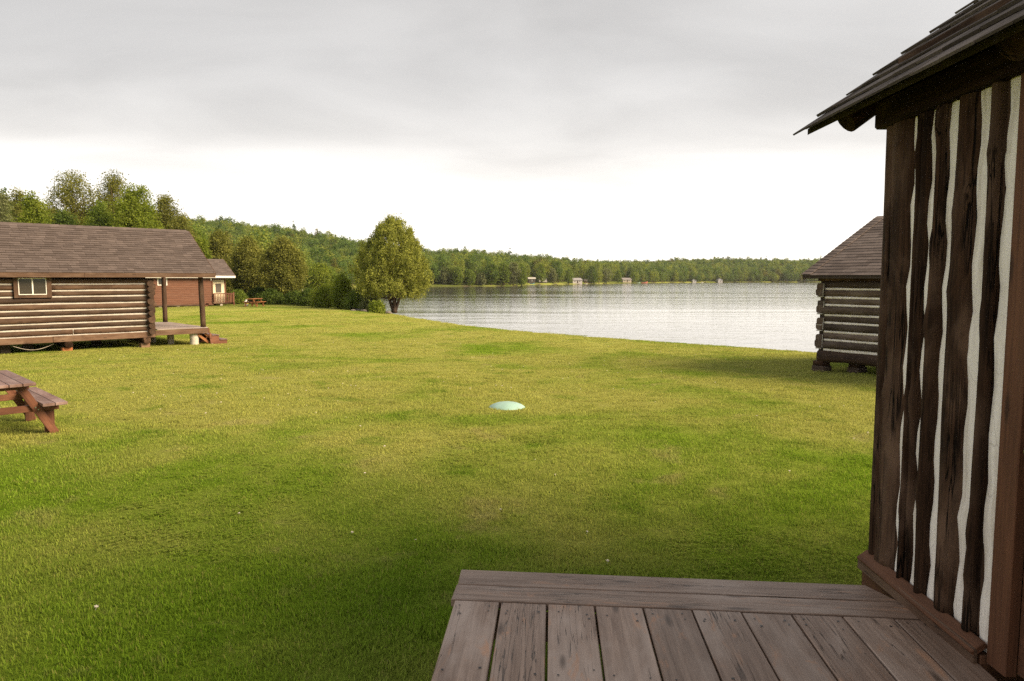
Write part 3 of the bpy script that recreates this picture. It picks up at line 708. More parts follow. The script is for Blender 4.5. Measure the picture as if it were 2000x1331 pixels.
def deck():
    r = empty('wooden_deck', (0.9, 1.5, 0), 0, 'weathered grey-brown plank deck in the foreground', 'deck')
    I = Vector((0.9, 1.5, 0)); s = lambda x, y: (x-I.x, y-I.y)
    k = -0.0955
    def fr(x): return 3.96 + k*(x+.29)
    a = lambda x, dy: s(x, fr(x)+dy)
    plank4('front_board', [a(-.295, -.195), a(1.985, -.195), a(1.912, 0), a(-.29, 0)], DZ, .04, M['deck'], r)
    plank4('front_board', [a(-.315, -.385), a(2.045, -.375), a(1.99, -.205), a(-.30, -.205)], DZ+.001, .04, M['deck'], r)
    rr = random.Random(9); nails = MB(); y0 = -1.6
    for i in range(10):
        g = .0035 + (.003 if i < 3 else .001)*rr.uniform(.6, 1.4); sk = 0.056
        xa = -.30 + .24*i; ye = lambda x: fr(x) - .392
        x0, x1 = xa+g, xa+.24-g
        if i == 9: x1 = min(x1, 2.035)
        b0 = lambda x: x - sk*(3.53-y0)
        plank4('plank', [s(b0(x1), y0), s(x1, ye(x1)), s(x0, ye(x0)), s(b0(x0), y0)], DZ+rr.uniform(-.002, .002), .038, M['deck'], r)
        for yy in (3.46, 3.42, 2.90, 2.3):
            for xx in (x0+.04, x1-.045):
                if yy == 3.42 and rr.random() < .5: continue
                x = xx + rr.uniform(-.012, .012) - sk*(3.53-yy); y = yy + rr.uniform(-.03, .03) - (x*.09); q = rr.uniform(.0045, .0080); p = s(x, y)
                nails.add([(p[0]+q*math.cos(t*1.047), p[1]+q*math.sin(t*1.047), DZ+.0035) for t in range(6)], [tuple(range(6))])
    tag(nails.build('nail_heads', M['darkmetal'], r), kind='stuff')
    for yy in (3.55, 2.6, 1.6, .5, -.6):
        p = s(-.27, yy); beam('joist', (p[0], p[1], DZ-.115), (p[0]+2.2, p[1]-.2, DZ-.115), .045, .14, M['timber'], r)
    for xx, yy in ((-.2, 3.4), (1.7, 3.3), (-.3, 1.0), (1.6, .8)):
        p = s(xx, yy); b = MB(); b.cbox(p[0]-.08, p[0]+.08, p[1]-.08, p[1]+.08, -.05, DZ-.187, .01); b.build('deck_post', M['concrete'], r)
deck()

def near_cabin():
    X = 2.045
    r = empty('log_cabin', (X, 4.0, 0), 0, 'near cabin wall of dark upright logs with white chinking', 'cabin')
    I = Vector((X, 4.0, 0)); s = lambda x, y, z: (x-I.x, y-I.y, z); rr = random.Random(17)
    CRACK_SIDE[0] = 1.0
    zb, zt = .44, 2.95
    # upright logs: (far edge, near edge)
    spans = [(4.00, 3.695), (3.687, 3.553), (3.515, 3.403), (3.365, 3.185), (3.132, 3.012)]
    for i, (ya, yb) in enumerate(spans):
        w = ya-yb; yc = (ya+yb)/2; fl = (0.092/(w/2), 1.0, 2.0) if i else (.088/(w/2), 1.0, 3.2)
        b0 = zb + .02 + (.03 if i else 0)
        # local X up, local Y towards +x or -x, Z along the wall
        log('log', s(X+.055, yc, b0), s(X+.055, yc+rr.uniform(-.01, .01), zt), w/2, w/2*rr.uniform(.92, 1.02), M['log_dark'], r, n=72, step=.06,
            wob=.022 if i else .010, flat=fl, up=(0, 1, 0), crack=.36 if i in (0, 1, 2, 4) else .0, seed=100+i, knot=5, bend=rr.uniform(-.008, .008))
    for (ya, yb) in ((3.73, 3.67), (3.57, 3.49), (3.42, 3.33), (3.21, 3.10), (3.03, 2.94)):
        b = MB(); n = 24; vs = []; fs = []
        for k in range(n+1):
            z = zb + (zt-zb)*k/n; o = .006*math.sin(k*1.7+ya*40) + rr.uniform(-.003, .003)
            vs += [(0.006+o, ya-4.0, z), (-.003+o, (ya+yb)/2-4.0, z), (0.006+o, yb-4.0, z)]
            if k: a = 3*(k-1); fs += [(a, a+1, a+4, a+3), (a+1, a+2, a+5, a+4)]
        back = len(vs); b.add(vs, fs); b.box(.03, .06, yb-4.0, ya-4.0, zb, zt); b.build('chinking', M['chink'], r, smooth=True)
    # door frame, door and the wall beyond it
    beam('door_frame', s(X+.012, 2.885, DZ+.01), s(X+.012, 2.885, zt), .12, .05, M['trim_red'], r, up=(1,0,0))
    beam('door_frame', s(X-.02, 1.905, DZ+.01), s(X-.02, 1.905, zt), .12, .05, M['trim_red'], r, up=(1,0,0))
    b = MB(); b.cbox(.03, .075, 1.97-4, 2.82-4, DZ+.03, 2.45, .004); d = b.build('door', M['trim_red'], r)
    hb = MB(); hb.tube([(.03, 2.73-4, 1.38), (-.01, 2.73-4, 1.38), (-.035, 2.73-4, 1.38), (-.05, 2.73-4, 1.38)], [.012, .012, .028, .018], 12); hb.build('door_knob', M['steel'], d, smooth=True)
    beam('lintel', s(X+.04, 2.82, 2.6), s(X+.04, 1.97, 2.6), .1, .26, M['log_dark'], r)
    y = 1.83; i = 0
    while y > -2.4:
        w = rr.uniform(.12, .2)
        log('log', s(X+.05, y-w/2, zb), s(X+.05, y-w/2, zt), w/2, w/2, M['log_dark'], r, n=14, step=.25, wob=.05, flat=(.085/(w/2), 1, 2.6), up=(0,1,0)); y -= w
        b = MB(); b.box(.0, .04, y-.06-4, y+.01-4, zb, zt); b.build('chinking', M['chink'], r); y -= .05
    for k in range(26):                                     # end wall facing the lake
        x = X+.2+k*.21; log('log', s(x, 3.93, zb), s(x, 3.93, zt), .095, .09, M['log_dark'], r, n=10, step=.6, wob=.05, up=(0,1,0))
    b = MB(); b.box(.10, 5.5, -6.3, -.10, zb, 2.9); b.build('inner_wall', M['under'], r)
    # base: sill, sloping drip board
    beam('sill_timber', s(X+.07, 4.0, .30), s(X+.07, 2.955, .30), .20, .27, M['trim_red'], r)
    beam('sill_timber', s(X+.07, 1.83, .30), s(X+.07, -2.4, .30), .20, .27, M['trim_red'], r)
    beam('drip_board', s(X-.035, 3.985, .475), s(X-.035, 2.955, .462), .075, .03, M['trim_red'], r, up=(-.7, 0, .9))
    beam('base_board', s(X-.052, 3.99, .435), s(X-.052, 2.955, .43), .022, .075, M['timber'], r)
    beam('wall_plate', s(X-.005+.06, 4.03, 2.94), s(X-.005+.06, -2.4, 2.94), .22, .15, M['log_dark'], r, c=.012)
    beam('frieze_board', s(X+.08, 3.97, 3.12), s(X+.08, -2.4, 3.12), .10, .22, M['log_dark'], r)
    # roof
    ex, ez, yf, yn = 1.785, 2.95, 4.42, -2.8; sl = .75; rx = 4.8; rz = ez+(rx-ex)*sl; bx = 2*rx-ex; t = .035
    rb = MB(); P = lambda x, y, z: s(x, y, z)
    rb.add([P(ex,yf,ez),P(ex,yn,ez),P(rx,yn,rz),P(rx,yf,rz),P(bx,yf,ez),P(bx,yn,ez),
            P(ex,yf,ez-t),P(ex,yn,ez-t),P(rx,yn,rz-t),P(rx,yf,rz-t),P(bx,yf,ez-t),P(bx,yn,ez-t)],
           [(0,1,2,3),(3,2,5,4),(7,6,9,8),(8,9,10,11),(1,7,8,2),(2,8,11,5),(6,0,3,9),(9,3,4,10),(6,7,1,0),(4,5,11,10)])
    roof = rb.build('roof', M['under'], r)
    RM = Matrix.Translation(I)
    S = math.hypot(rx-ex, rz-ez)
    shingle_field(roof, RM, P(ex-.045, yf+.03, ez-.03), (0,-1,0), (1,0,sl), yf-yn, S, .20, .23, .013, M['shake'], 31, ragged=.03, limit=200)
    shingle_field(roof, RM, P(bx+.04, yn, ez-.03), (0,1,0), (-1,0,sl), yf-yn, S, .20, .3, .013, M['shake'], 32, limit=0)
    u = Vector((1, 0, sl)).normalized()
    for y in (4.14, 2.80, 1.45, .1, -1.25, -2.5):
        a = Vector(P(ex+.10, y, ez+.15*sl-.125)); log('rafter', a, a+u*3.6, .075, .085, M['log_dark'], roof, n=14, step=.3, wob=.06)
    gb = MB(); gb.add([P(X+.1,3.95,2.95),P(7.4,3.95,2.95),P(rx,3.95,rz-.1)], [(0,2,1)]); gb.build('gable_wall', M['log_dark'], r)
near_cabin()

# ------------------------------------------------------------------ cottage
def cottage():
    d = 66.0; P0 = G(417, 598, H(-27.5, 66)); ang = math.radians(42)
    r = empty('cottage', P0, ang, 'red-brown clapboard cottage with white fascia and cream door', 'cottage')
    s = P0.y/F                                    # metres per photo pixel here
    x = lambda px: (px-417)*s
    zt = (598-541)*s; XL = x(303)-2.6; zf = 0.12; dep = 5.2
    b = MB(); b.box(XL+.02, -.02, .05, dep, zf, zt+.2); b.build('inner_wall', M['under'], r)
    n = 17; h = (zt+.15-zf)/n
    for k in range(n):                             # clapboards
        bb = MB(); z = zf+k*h; bb.add([(XL,.02,z),(0,.02,z),(0,.02,z+h),(XL,.02,z+h),(XL,-.025,z),(0,-.025,z),(0,0.0,z+h),(XL,0.0,z+h)], [(0,3,2,1),(4,5,6,7),(0,1,5,4),(1,2,6,5),(2,3,7,6),(3,0,4,7)])
        bb.build('clapboard', M['siding'], r)
    beam('skirt_board', (XL, -.03, .14), (0, -.03, .14), .03, .13, M['timber'], r)
    beam('corner_board', (-.05, -.035, zf), (-.05, -.035, zt+.1), .1, .03, M['trim_red'], r, up=(0,1,0))
    for px in (320, 352, 366, 388): b = MB(); b.cbox(x(px)-.12, x(px)+.12, .02, .3, -.1, .075, .01); b.build('foundation_block', M['concrete'], r)
    def window(x0, x1, z0, z1, y, name='window'):
        w = MB(); e = .07
        for a in ((x0,x1,z0,z0+e),(x0,x1,z1-e,z1),(x0,x0+e,z0+e,z1-e),(x1-e,x1,z0+e,z1-e),((x0+x1)/2-.03,(x0+x1)/2+.03,z0+e,z1-e)): w.box(a[0],a[1],y-.04,y+.02,a[2],a[3])
        o = w.build(name, M['white'], r)
        for a in (x0+e, (x0+x1)/2+.03): g = MB(); g.box(a, a+(x1-x0)/2-e-.03, y-.008, y, z0+e, z1-e); g.build('pane', M['glass'], o)
    window(x(316.5), x(333.5), (598-557.5)*s, (598-543)*s, -.02)
    # recessed entry wall with the door
    ry = .5; XE = x(446)
    for k in range(n):
        bb = MB(); z = zf+k*h; bb.add([(.0,ry+.02,z),(XE,ry+.02,z),(XE,ry+.02,z+h),(.0,ry+.02,z+h),(.0,ry-.025,z),(XE,ry-.025,z),(XE,ry,z+h),(.0,ry,z+h)], [(0,3,2,1),(4,5,6,7),(0,1,5,4),(1,2,6,5),(2,3,7,6),(3,0,4,7)])
        bb.build('clapboard', M['siding'], r)
    b = MB(); b.box(0.0, XE, ry+.03, dep, zf, zt+.2); b.build('inner_wall', M['siding'], r)
    b = MB(); b.box(-.03, -.001, 0.02, ry, zf, zt+.1); b.build('return_wall', M['siding'], r)
    dx0, dx1 = x(420)+.08, x(440)
    b = MB(); b.cbox(dx0, dx1, ry-.07, ry-.03, zf+.14, zf+2.24, .01); dr = b.build('door', M['cream'], r)
    b = MB(); b.box(dx0+.18, dx1-.18, ry-.085, ry-.07, zf+1.15, zf+2.02); b.build('pane', M['screen'], dr)
    for a in (dx0-.05, dx1+.05): beam('door_casing', (a, ry-.06, zf+.14), (a, ry-.06, zf+2.3), .10, .05, M['cream'], dr, up=(0,1,0))
    beam('door_casing', (dx0-.1, ry-.06, zf+2.345), (dx1+.1, ry-.06, zf+2.345), .05, .09, M['cream'], dr)
    beam('post', (x(450), .3, zf+.2), (x(450), .3, zt+.1), .12, .12, M['siding'], r, up=(0,1,0)) if False else None
    # porch floor, railing and steps
    for k in range(9): beam('porch_board', (.0, .0+.15*k, zf+.12), (x(455), .0+.15*k, zf+.12), .14, .04, M['redwood'], r)
    ra = MB
    rail = beam('railing', (x(417), -.12, zf+1.06), (x(455), -.12, zf+1.06), .06, .09, M['redwood'], r)
    im = rail.matrix_basis.inverted()
    def sub(nm, p0, p1, w, hh, up=(0,1,0)): 
        o = beam(nm, im @ Vector(p0), im @ Vector(p1), w, hh, M['redwood'], rail, up=up); return o
    sub('bottom_rail', (x(417), -.12, zf+.24), (x(455), -.12, zf+.24), .05, .08, (0,0,1))
    for k in range(13):
        xx = x(417.5)+k*(x(454.5)-x(417.5))/12; sub('baluster', (xx, -.16, zf+.2), (xx, -.16, zf+1.04), .07 if k % 12 else .11, .04 if k % 12 else .1)
    for k in range(5): sub('baluster', (x(455), .1+k*.24, zf+.2), (x(455), .1+k*.24, zf+1.04), .04, .07)
    sub('side_rail', (x(455), -.06, zf+1.06), (x(455), ry, zf+1.06), .06, .09, (0,0,1))
    sub('post', (x(455)+.05, -.12, -.1), (x(455)+.05, -.12, zf+1.2), .1, .1)
    b = MB(); b.cbox(x(430), x(435), 0, .3, -.1, zf+.09, .01); b.build('foundation_block', M['concrete'], r)
    for k in range(2): beam('tread', (-.9+.35*k, -.75, .08+.13*k), (-.9+.35*k, .0, .08+.13*k), .3, .12, M['redwood'], r)
    b = MB(); b.cbox(x(412), x(414.5), -.16, -.03, zt-.36, zt-.12, .02); b.build('wall_lamp', M['white'], r)
    # roof
    ov = .45; XR = x(458); XLr = XL-.4; ez = zt+.06; ym = dep/2; rz = (598-509)*s*1.04; sl = (rz-ez)/(ym+ov); t = .06; W = dep
    rb = MB(); rb.add([(XLr,-ov,ez),(XR,-ov,ez),(XR,ym,rz),(XLr,ym,rz),(XLr,W+ov,ez),(XR,W+ov,ez),(XLr,-ov,ez-t),(XR,-ov,ez-t),(XR,ym,rz-t),(XLr,ym,rz-t),(XLr,W+ov,ez-t),(XR,W+ov,ez-t)],
           [(0,1,2,3),(3,2,5,4),(7,6,9,8),(8,9,10,11),(1,7,8,2),(2,8,11,5),(6,0,3,9),(9,3,4,10),(6,7,1,0),(4,5,11,10)])
    roof = rb.build('roof', M['shingle_left'], r)
    RM = Matrix.Translation(P0) @ Matrix.Rotation(ang, 4, 'Z')
    shingle_field(roof, RM, (XLr,-ov-.02,ez), (1,0,0), (0,1,sl), XR-XLr, math.hypot(ym+ov, rz-ez), .20, .5, .008, M['shingle_left'], 41, limit=0)
    beam('fascia', (XLr, -ov-.03, ez-.08), (XR, -ov-.03, ez-.08), .03, .2, M['white'], roof)
    beam('fascia', (XR+.02, -ov, ez-.06), (XR+.02, ym, rz-.06), .03, .14, M['timber'], roof)
    return P0
COT = cottage()

# ------------------------------------------------------------------ picnic tables
def picnic(name, loc, rz, label, top, leg, L=1.85, group=None):
    r = empty(name, loc, rz, label, 'picnic table', group)          # local x along the table, y across
    for k in range(5): beam('table_board', (-L/2, -.30+.15*k, .725), (L/2, -.30+.15*k, .725), .142, .04, M[top], r)
    for sy in (-1, 1):
        for k in range(2): beam('bench_board', (-L/2, sy*(.50+.147*k), .435), (L/2, sy*(.50+.147*k), .435), .14, .04, M[top], r)
    for sx in (-1, 1):
        xx = sx*(L/2-.28)
        beam('cross_brace', (xx, -.34, .68), (xx, .34, .68), .04, .085, M[leg], r)
        beam('seat_beam', (xx, -.67, .37), (xx, .67, .37), .04, .09, M[leg], r)
        for sy in (-1, 1):
            beam('leg', (xx-sx*-.042, sy*.22, .70), (xx-sx*-.042, sy*.62, -.02), .04, .10, M[leg], r, up=(0, 0, 1))
            beam('bench_support', (xx-sx*.045, sy*.56, .41), (xx-sx*.045, sy*.56, .0), .04, .12, M[leg], r, up=(0,1,0))
            b = MB(); xb = xx+sx*.066
            for (yy, zz) in ((sy*.42, .355), (sy*.39, .385)): b.tube([(xb-sx*.01, yy, zz), (xb+sx*.004, yy, zz)], [.011, .011], 8)
            b.build('bolt', M['steel'], r)
    return r
picnic('picnic_table', (-7.13, 9.68, H(-7.13, 9.68)), math.atan2(.71, -.70), 'red-brown wooden picnic table cut off by the left edge', 'table_top', 'redwood')
pt = G(497, 599, H(-24, 68)); picnic('picnic_table', (pt.x, pt.y, H(pt.x, pt.y)), math.radians(82), 'orange-brown picnic table beside the cottage porch railing', 'orange_wood', 'orange_wood')

def propane(px, d):
    p = D(px, 590, d); z = H(p.x, p.y)
    r = empty('propane_tank', (p.x, p.y, z), 0, 'white propane tank with yellow band next to orange picnic table', 'propane tank')
    b = MB(); b.tube([(0,0,.04),(0,0,.07),(0,0,.12),(0,0,.40),(0,0,.46),(0,0,.50)], [.12,.17,.19,.19,.165,.08], 16); b.build('tank_body', M['white'], r, smooth=True)
    b = MB(); b.tube([(0,0,.18),(0,0,.32)], [.193,.193], 16, False); b.build('label_band', plain('yellow_label', (.75,.62,.08)), r, smooth=True)
    b = MB(); b.tube([(0,0,.47),(0,0,.60)], [.10,.11], 14, False); b.build('collar', M['white'], r)
    b = MB(); b.tube([(0,0,0),(0,0,.06)], [.13,.13], 14, False); b.build('foot_ring', M['white'], r)
    b = MB(); b.tube([(0,0,.48),(0,0,.56)], [.03,.03], 8); b.build('valve', M['steel'], r)
propane(481, pt.y+.9)

# ------------------------------------------------------------------ green access lid in the lawn
def lid():
    p = G(990, 790, 0.0); z = H(p.x, p.y)
    b = MB(); n = 40; rings = [(.0, .105), (.10, .099), (.18, .083), (.25, .055), (.29, .028), (.305, .010), (.31, -.03)]
    vs = [(0, 0, rings[0][1])]; fs = []
    for (rr, zz) in rings[1:]: vs += [(rr*math.cos(6.2832*k/n), rr*math.sin(6.2832*k/n), zz) for k in range(n)]
    fs += [(0, 1+k, 1+(k+1) % n) for k in range(n)]
    for i in range(len(rings)-2): fs += [(1+i*n+k, 1+(i+1)*n+k, 1+(i+1)*n+(k+1) % n, 1+i*n+(k+1) % n) for k in range(n)]
    b.add(vs, fs); o = b.build('tank_lid', M['dome'], None, (p.x, p.y, z-.015), smooth=True)
    tag(o, 'pale green domed plastic lid set in the lawn', 'lid')
lid()

# ------------------------------------------------------------------ trees
def leaves(rng, cen, size, up=0.3, aspect=0.55, down=0.0):
    """leaf-shaped quads (base, side, tip, side) at given centres"""
    n = len(cen)
    d = rng.normal(size=(n, 3)); d[:, 2] += up - down; d /= np.linalg.norm(d, axis=1)[:, None]
    a = rng.normal(size=(n, 3)); s = np.cross(d, a); s /= np.linalg.norm(s, axis=1)[:, None]
    L = (size*rng.uniform(.6, 1.4, n))[:, None]
    V = np.stack([cen-d*L*.5, cen+s*L*aspect*.5, cen+d*L*.5, cen-s*L*aspect*.5], 1).reshape(-1, 3)
    Q = np.arange(n*4).reshape(n, 4)
    return V, Q
def crown_points(rng, prof, Hh, Rr, z0, ncl, lpc, csize, inner=0.45, lobes=0.25, elong=1.0):
    """clumps spread through a crown's volume; returns leaf centres and clump centres"""
    t = rng.uniform(0, 1, ncl*3); pr = np.array([prof(x) for x in t]); k = rng.uniform(0, 1, ncl*3) < pr/pr.max()
    t = t[k][:ncl]; pr = pr[k][:ncl]; ncl = len(t)
    a = rng.uniform(0, 2*np.pi, ncl); ph = rng.uniform(0, 6.28, 4)
    lob = 1 + lobes*(np.sin(2*a+ph[0]+t*4)*.5 + np.sin(3*a+ph[1]-t*7)*.35 + np.sin(5*a+ph[2]+t*9)*.3)
    rad = pr*Rr*lob*rng.uniform(0, 1, ncl)**inner
    c = np.stack([rad*np.cos(a), rad*np.sin(a), z0+t*(Hh-z0)], 1)
    g = np.clip(rng.normal(size=(ncl, lpc, 3)), -1.7, 1.7)*csize; g[:, :, 2] *= elong
    g *= rng.uniform(.6, 1.35, ncl)[:, None, None]
    return (c[:, None, :]+g).reshape(-1, 3), c
ROUND = lambda t: max(0.02, math.sin(math.pi*min(1, (t*.92+.06)))**.6)
EGG = lambda t: max(0.03, (math.sin(math.pi*min(1, t**.72*.97+.03)))**.65)
TALL = lambda t: max(.03, (1-t)**.55*min(1, .35+t*3))
CONE = lambda t: max(.02, (1-t)**.85*min(1, .5+t*6))
def trunk_mesh(rng, b, Hh, z0, r0, cl, nlimb=10, lean=(0, 0), fork=0):
    top = z0+(Hh-z0)*.75; pts = []; rad = []
    for i in range(7):
        t = i/6; pts.append((lean[0]*t+.05*r0*math.sin(i*2.1)*3*t, lean[1]*t+.05*math.cos(i*1.7)*t, -.15+t*(top+.15))); rad.append(r0*(1-.82*t)*(1.35 if i == 0 else 1))
    b.tube(pts, rad, 8)
    if len(cl):
        idx = rng.choice(len(cl), min(nlimb, len(cl)), replace=False)
        for j in idx:
            c = cl[j]; zb = min(max(z0*.8, c[2]-.35*(Hh-z0)*rng.uniform(.5, 1.1)), top*.95); t = (zb+.15)/(top+.15)
            p = np.array([lean[0]*t, lean[1]*t, zb]); mid = (p+c)/2+np.array([0, 0, .06*Hh*rng.uniform(-.3, .8)])
            b.tube([p, mid, c], [r0*.32, r0*.2, r0*.06], 5)
def tree(name, label, loc, Hh, Rr, z0, prof, ncl, lpc, csize, lsize, mat, seed, bark='bark', r0=None, cat='tree', group=None, inner=.45, lobes=.25, elong=1.0, nlimb=12, up=.3, aspect=.55, lean=(0, 0)):
    rng = np.random.default_rng(seed)
    lp, cl = crown_points(rng, prof, Hh, Rr, z0, ncl, lpc, csize, inner, lobes, elong)
    lp[:, 0] += lean[0]*np.clip(lp[:, 2]/Hh, 0, 1); lp[:, 1] += lean[1]*np.clip(lp[:, 2]/Hh, 0, 1)
    V, Q = leaves(rng, lp, lsize, up, aspect)
    V[:, 2] = np.maximum(V[:, 2], .02)
    r = empty(name, loc, 0, label, cat, group)
    obj('crown', fastmesh('crown', V, Q, mat), r)
    b = MB(); trunk_mesh(rng, b, Hh, z0, r0 or Hh*.018, cl, nlimb, lean); b.build('trunk', M[bark], r, smooth=True)
    return r

LF = {'olive': leafmat('olive_leaves', (.085, .100, .022), (.290, .290, .075), .34),
      'bright': leafmat('bright_leaves', (.095, .145, .020), (.300, .345, .058), .42),
      'mid': leafmat('green_leaves', (.080, .130, .022), (.245, .310, .065), .36),
      'dark': leafmat('dark_green_leaves', (.045, .080, .018), (.130, .175, .040), .3),
      'greygreen': leafmat('grey_green_leaves', (.100, .120, .055), (.250, .270, .130), .3),
      'cedar': leafmat('cedar_foliage', (.060, .080, .018), (.460, .480, .110), .32, nsc=1.6)}

def at(px, d): 
    x = (px-1000)/F*d*1.0; return x
def place(px, d):
    a, b = ray(px, 560); x = a*d; return (x, d, H(x, d))
def htop(py, px, d):
    """height above ground so that the top lands on photo row py"""
    p = D(px, py, d); return p.z - H(p.x, d)

def cedar():
    rng = np.random.default_rng(77); p = G(770, 608, H(-9.0, 54.6)); d = p.y; Hh = htop(430, 768, d); s = d/F
    r = empty('cedar_tree', (p.x, p.y, p.z), 0, 'large dense egg-shaped cedar standing alone at the lawn edge by the water', 'tree')
    # outline measured on the photograph: height fraction -> half width
    prof_t = [0, .06, .14, .25, .37, .5, .62, .74, .85, .93, 1.0]
    prof_w = [.80, .93, 1.0, 1.0, .97, .89, .77, .64, .49, .33, .08]
    W = 72*s; z0 = (608-586)*s
    n = 1150; t = rng.uniform(0, 1, n); w = np.interp(t, prof_t, prof_w)
    k = rng.uniform(0, 1, n) < (.35+.65*w); t = t[k]; w = w[k]; n = len(t)
    a = rng.uniform(0, 6.283, n)
    rad = w*W*rng.uniform(.0, 1, n)**.28*(1+.13*np.sin(3*a+t*8)+.09*np.sin(7*a-t*11))
    c = np.stack([rad*np.cos(a), rad*np.sin(a), z0+.30+t*(Hh-z0-1.25)], 1); c[:, 0] -= .16*(1-t)
    lpc = 90; g = rng.normal(size=(n, lpc, 3))*np.array([.125, .125, .215])*(.65+.7*rng.uniform(0, 1, n))[:, None, None]
    lp = (c[:, None]+g).reshape(-1, 3)
    V, Q = leaves(rng, lp, .125, .9, .55); obj('crown', fastmesh('crown', V, Q, LF['cedar']), r)
    b = MB()
    for (dx, dy, lx, ly, r0) in ((-.10, 0, -.55, .0, .15), (.02, -.05, .0, -.2, .16), (.12, .02, .55, .1, .14), (0, .12, .1, .5, .12)):
        b.tube([(dx*.6, dy*.6, -.15), (dx, dy, .12), (dx+lx*.35, dy+ly*.35, .7), (dx+lx, dy+ly, 1.7), (dx+lx*1.1, dy+ly*1.1, 3.6)], [r0*1.5, r0*1.1, r0*.9, r0*.6, r0*.2], 10)
    for j in rng.choice(n, 60, replace=False):
        b.tube([(0, 0, max(.9, c[j][2]*.6)), c[j]], [.04, .012], 4)
    b.build('trunk', M['bark'], r, smooth=True)
cedar()

# trees behind the left cabin and cottage: photo column, distance, top row, half width px, crown start fraction, kind
def row_trees():
    spec = [
     ('poplar_tree', 'tall sparse olive tree, highest of those above the left cabin roof', 150, 84, 336, 52, .35, 'olive', 150, 34, .42, .17, ROUND, 201),
     ('poplar_tree', 'sparse olive tree just right of the tallest one above the cabin roof', 228, 86, 341, 36, .40, 'olive', 100, 34, .42, .17, ROUND, 202),
     ('poplar_tree', 'open olive-brown tree at the right end of the group above the cabin roof', 326, 84, 379, 30, .35, 'olive', 95, 36, .40, .17, ROUND, 203),
     ('broadleaf_tree', 'bright green bushy tree above the left part of the cabin roof', 76, 70, 372, 30, .15, 'bright', 150, 44, .34, .16, EGG, 204),
     ('poplar_tree', 'thin olive tree at left behind the bright green bushy one', 45, 80, 370, 24, .3, 'olive', 80, 36, .36, .16, ROUND, 205),
     ('willow_tree', 'pale grey-green tree at the far left above the cabin roof', 8, 74, 366, 30, .1, 'greygreen', 120, 40, .36, .15, EGG, 206),
     ('willow_tree', 'rounded yellow-green willow above the right half of the cabin roof', 272, 72, 366, 50, .1, 'bright', 230, 46, .34, .15, ROUND, 207),
     ('broadleaf_tree', 'dark green tree between the tall sparse trees and the willow', 205, 74, 388, 30, .12, 'mid', 150, 44, .34, .15, EGG, 208),
     ('broadleaf_tree', 'dark leafy tree low behind the cabin ridge, left of the dark green tree', 130, 76, 412, 34, .1, 'dark', 150, 40, .36, .16, ROUND, 209),
     ('young_tree', 'small light green tree poking over the cabin ridge below the willow', 290, 80, 420, 18, .05, 'bright', 80, 40, .24, .12, EGG, 210),
     ('young_tree', 'small green tree poking over the cabin ridge between taller trees', 178, 80, 424, 15, .05, 'bright', 70, 40, .24, .12, EGG, 211),
     ('broadleaf_tree', 'olive tree at the right end of the cabin ridge', 362, 82, 420, 28, .15, 'olive', 130, 44, .36, .16, EGG, 212),
     ('young_tree', 'light green sapling between the cabin roof and the cottage roof', 396, 80, 462, 17, .05, 'bright', 90, 44, .28, .14, EGG, 213),
     ('broadleaf_tree', 'tall olive tree right behind the cottage roof', 430, 90, 452, 34, .08, 'olive', 230, 52, .36, .15, EGG, 214),
     ('broadleaf_tree', 'broad olive-green tree over the far picnic table', 487, 84, 464, 36, .12, 'olive', 260, 52, .36, .15, EGG, 215),
     ('broadleaf_tree', 'broad olive-gold tree in the middle of the lawn edge hedge', 556, 78, 466, 41, .14, 'olive', 300, 54, .34, .15, EGG, 216),
     ('broadleaf_tree', 'dark green tree filling the gap left of the olive-gold tree', 524, 98, 500, 26, .05, 'dark', 130, 46, .4, .18, EGG, 217),
     ('broadleaf_tree', 'dark tree behind the cottage roof at its left', 385, 96, 440, 30, .08, 'mid', 150, 46, .4, .18, EGG, 218),
    ]
    for (nm, lb, px, d, py, hw, z0, lf, ncl, lpc, cs, ls, prof, seed) in spec:
        loc = place(px, d); Hh = htop(py, px, d)/.985; Rr = hw*d/F
        tree(nm, lb, loc, Hh-cs*1.1, Rr*.88, Hh*z0, prof, int(ncl*(2.1 if z0 > .25 else 1.6)), int(lpc*2.4), cs, ls*(1.25 if lf != 'olive' or z0 < .2 else 1.05), LF[lf], seed, inner=.5 if lf != 'olive' else .55, lobes=.3, cat='tree', r0=.02*Hh, nlimb=16)
row_trees()

def birches():
    for i, (px, d, py, hw, lb) in enumerate(((603, 150, 522, 15, 'white-trunked birch left of the two others behind the hedge'), (624, 140, 520, 17, 'yellow-green birch in the middle behind the hedge'),
                             (648, 150, 530, 13, 'slim birch nearest to the bright green shrub'), (590, 165, 505, 14, 'tall dark birch just right of the olive-gold tree'))):
        Hh = htop(py, px, d); tree('birch_tree', lb, place(px, d), Hh, hw*d/F, Hh*.32, ROUND, 120, 80, .5, .31, LF['bright' if i == 1 else 'mid'], 300+i, bark='birch', r0=.16)
birches()

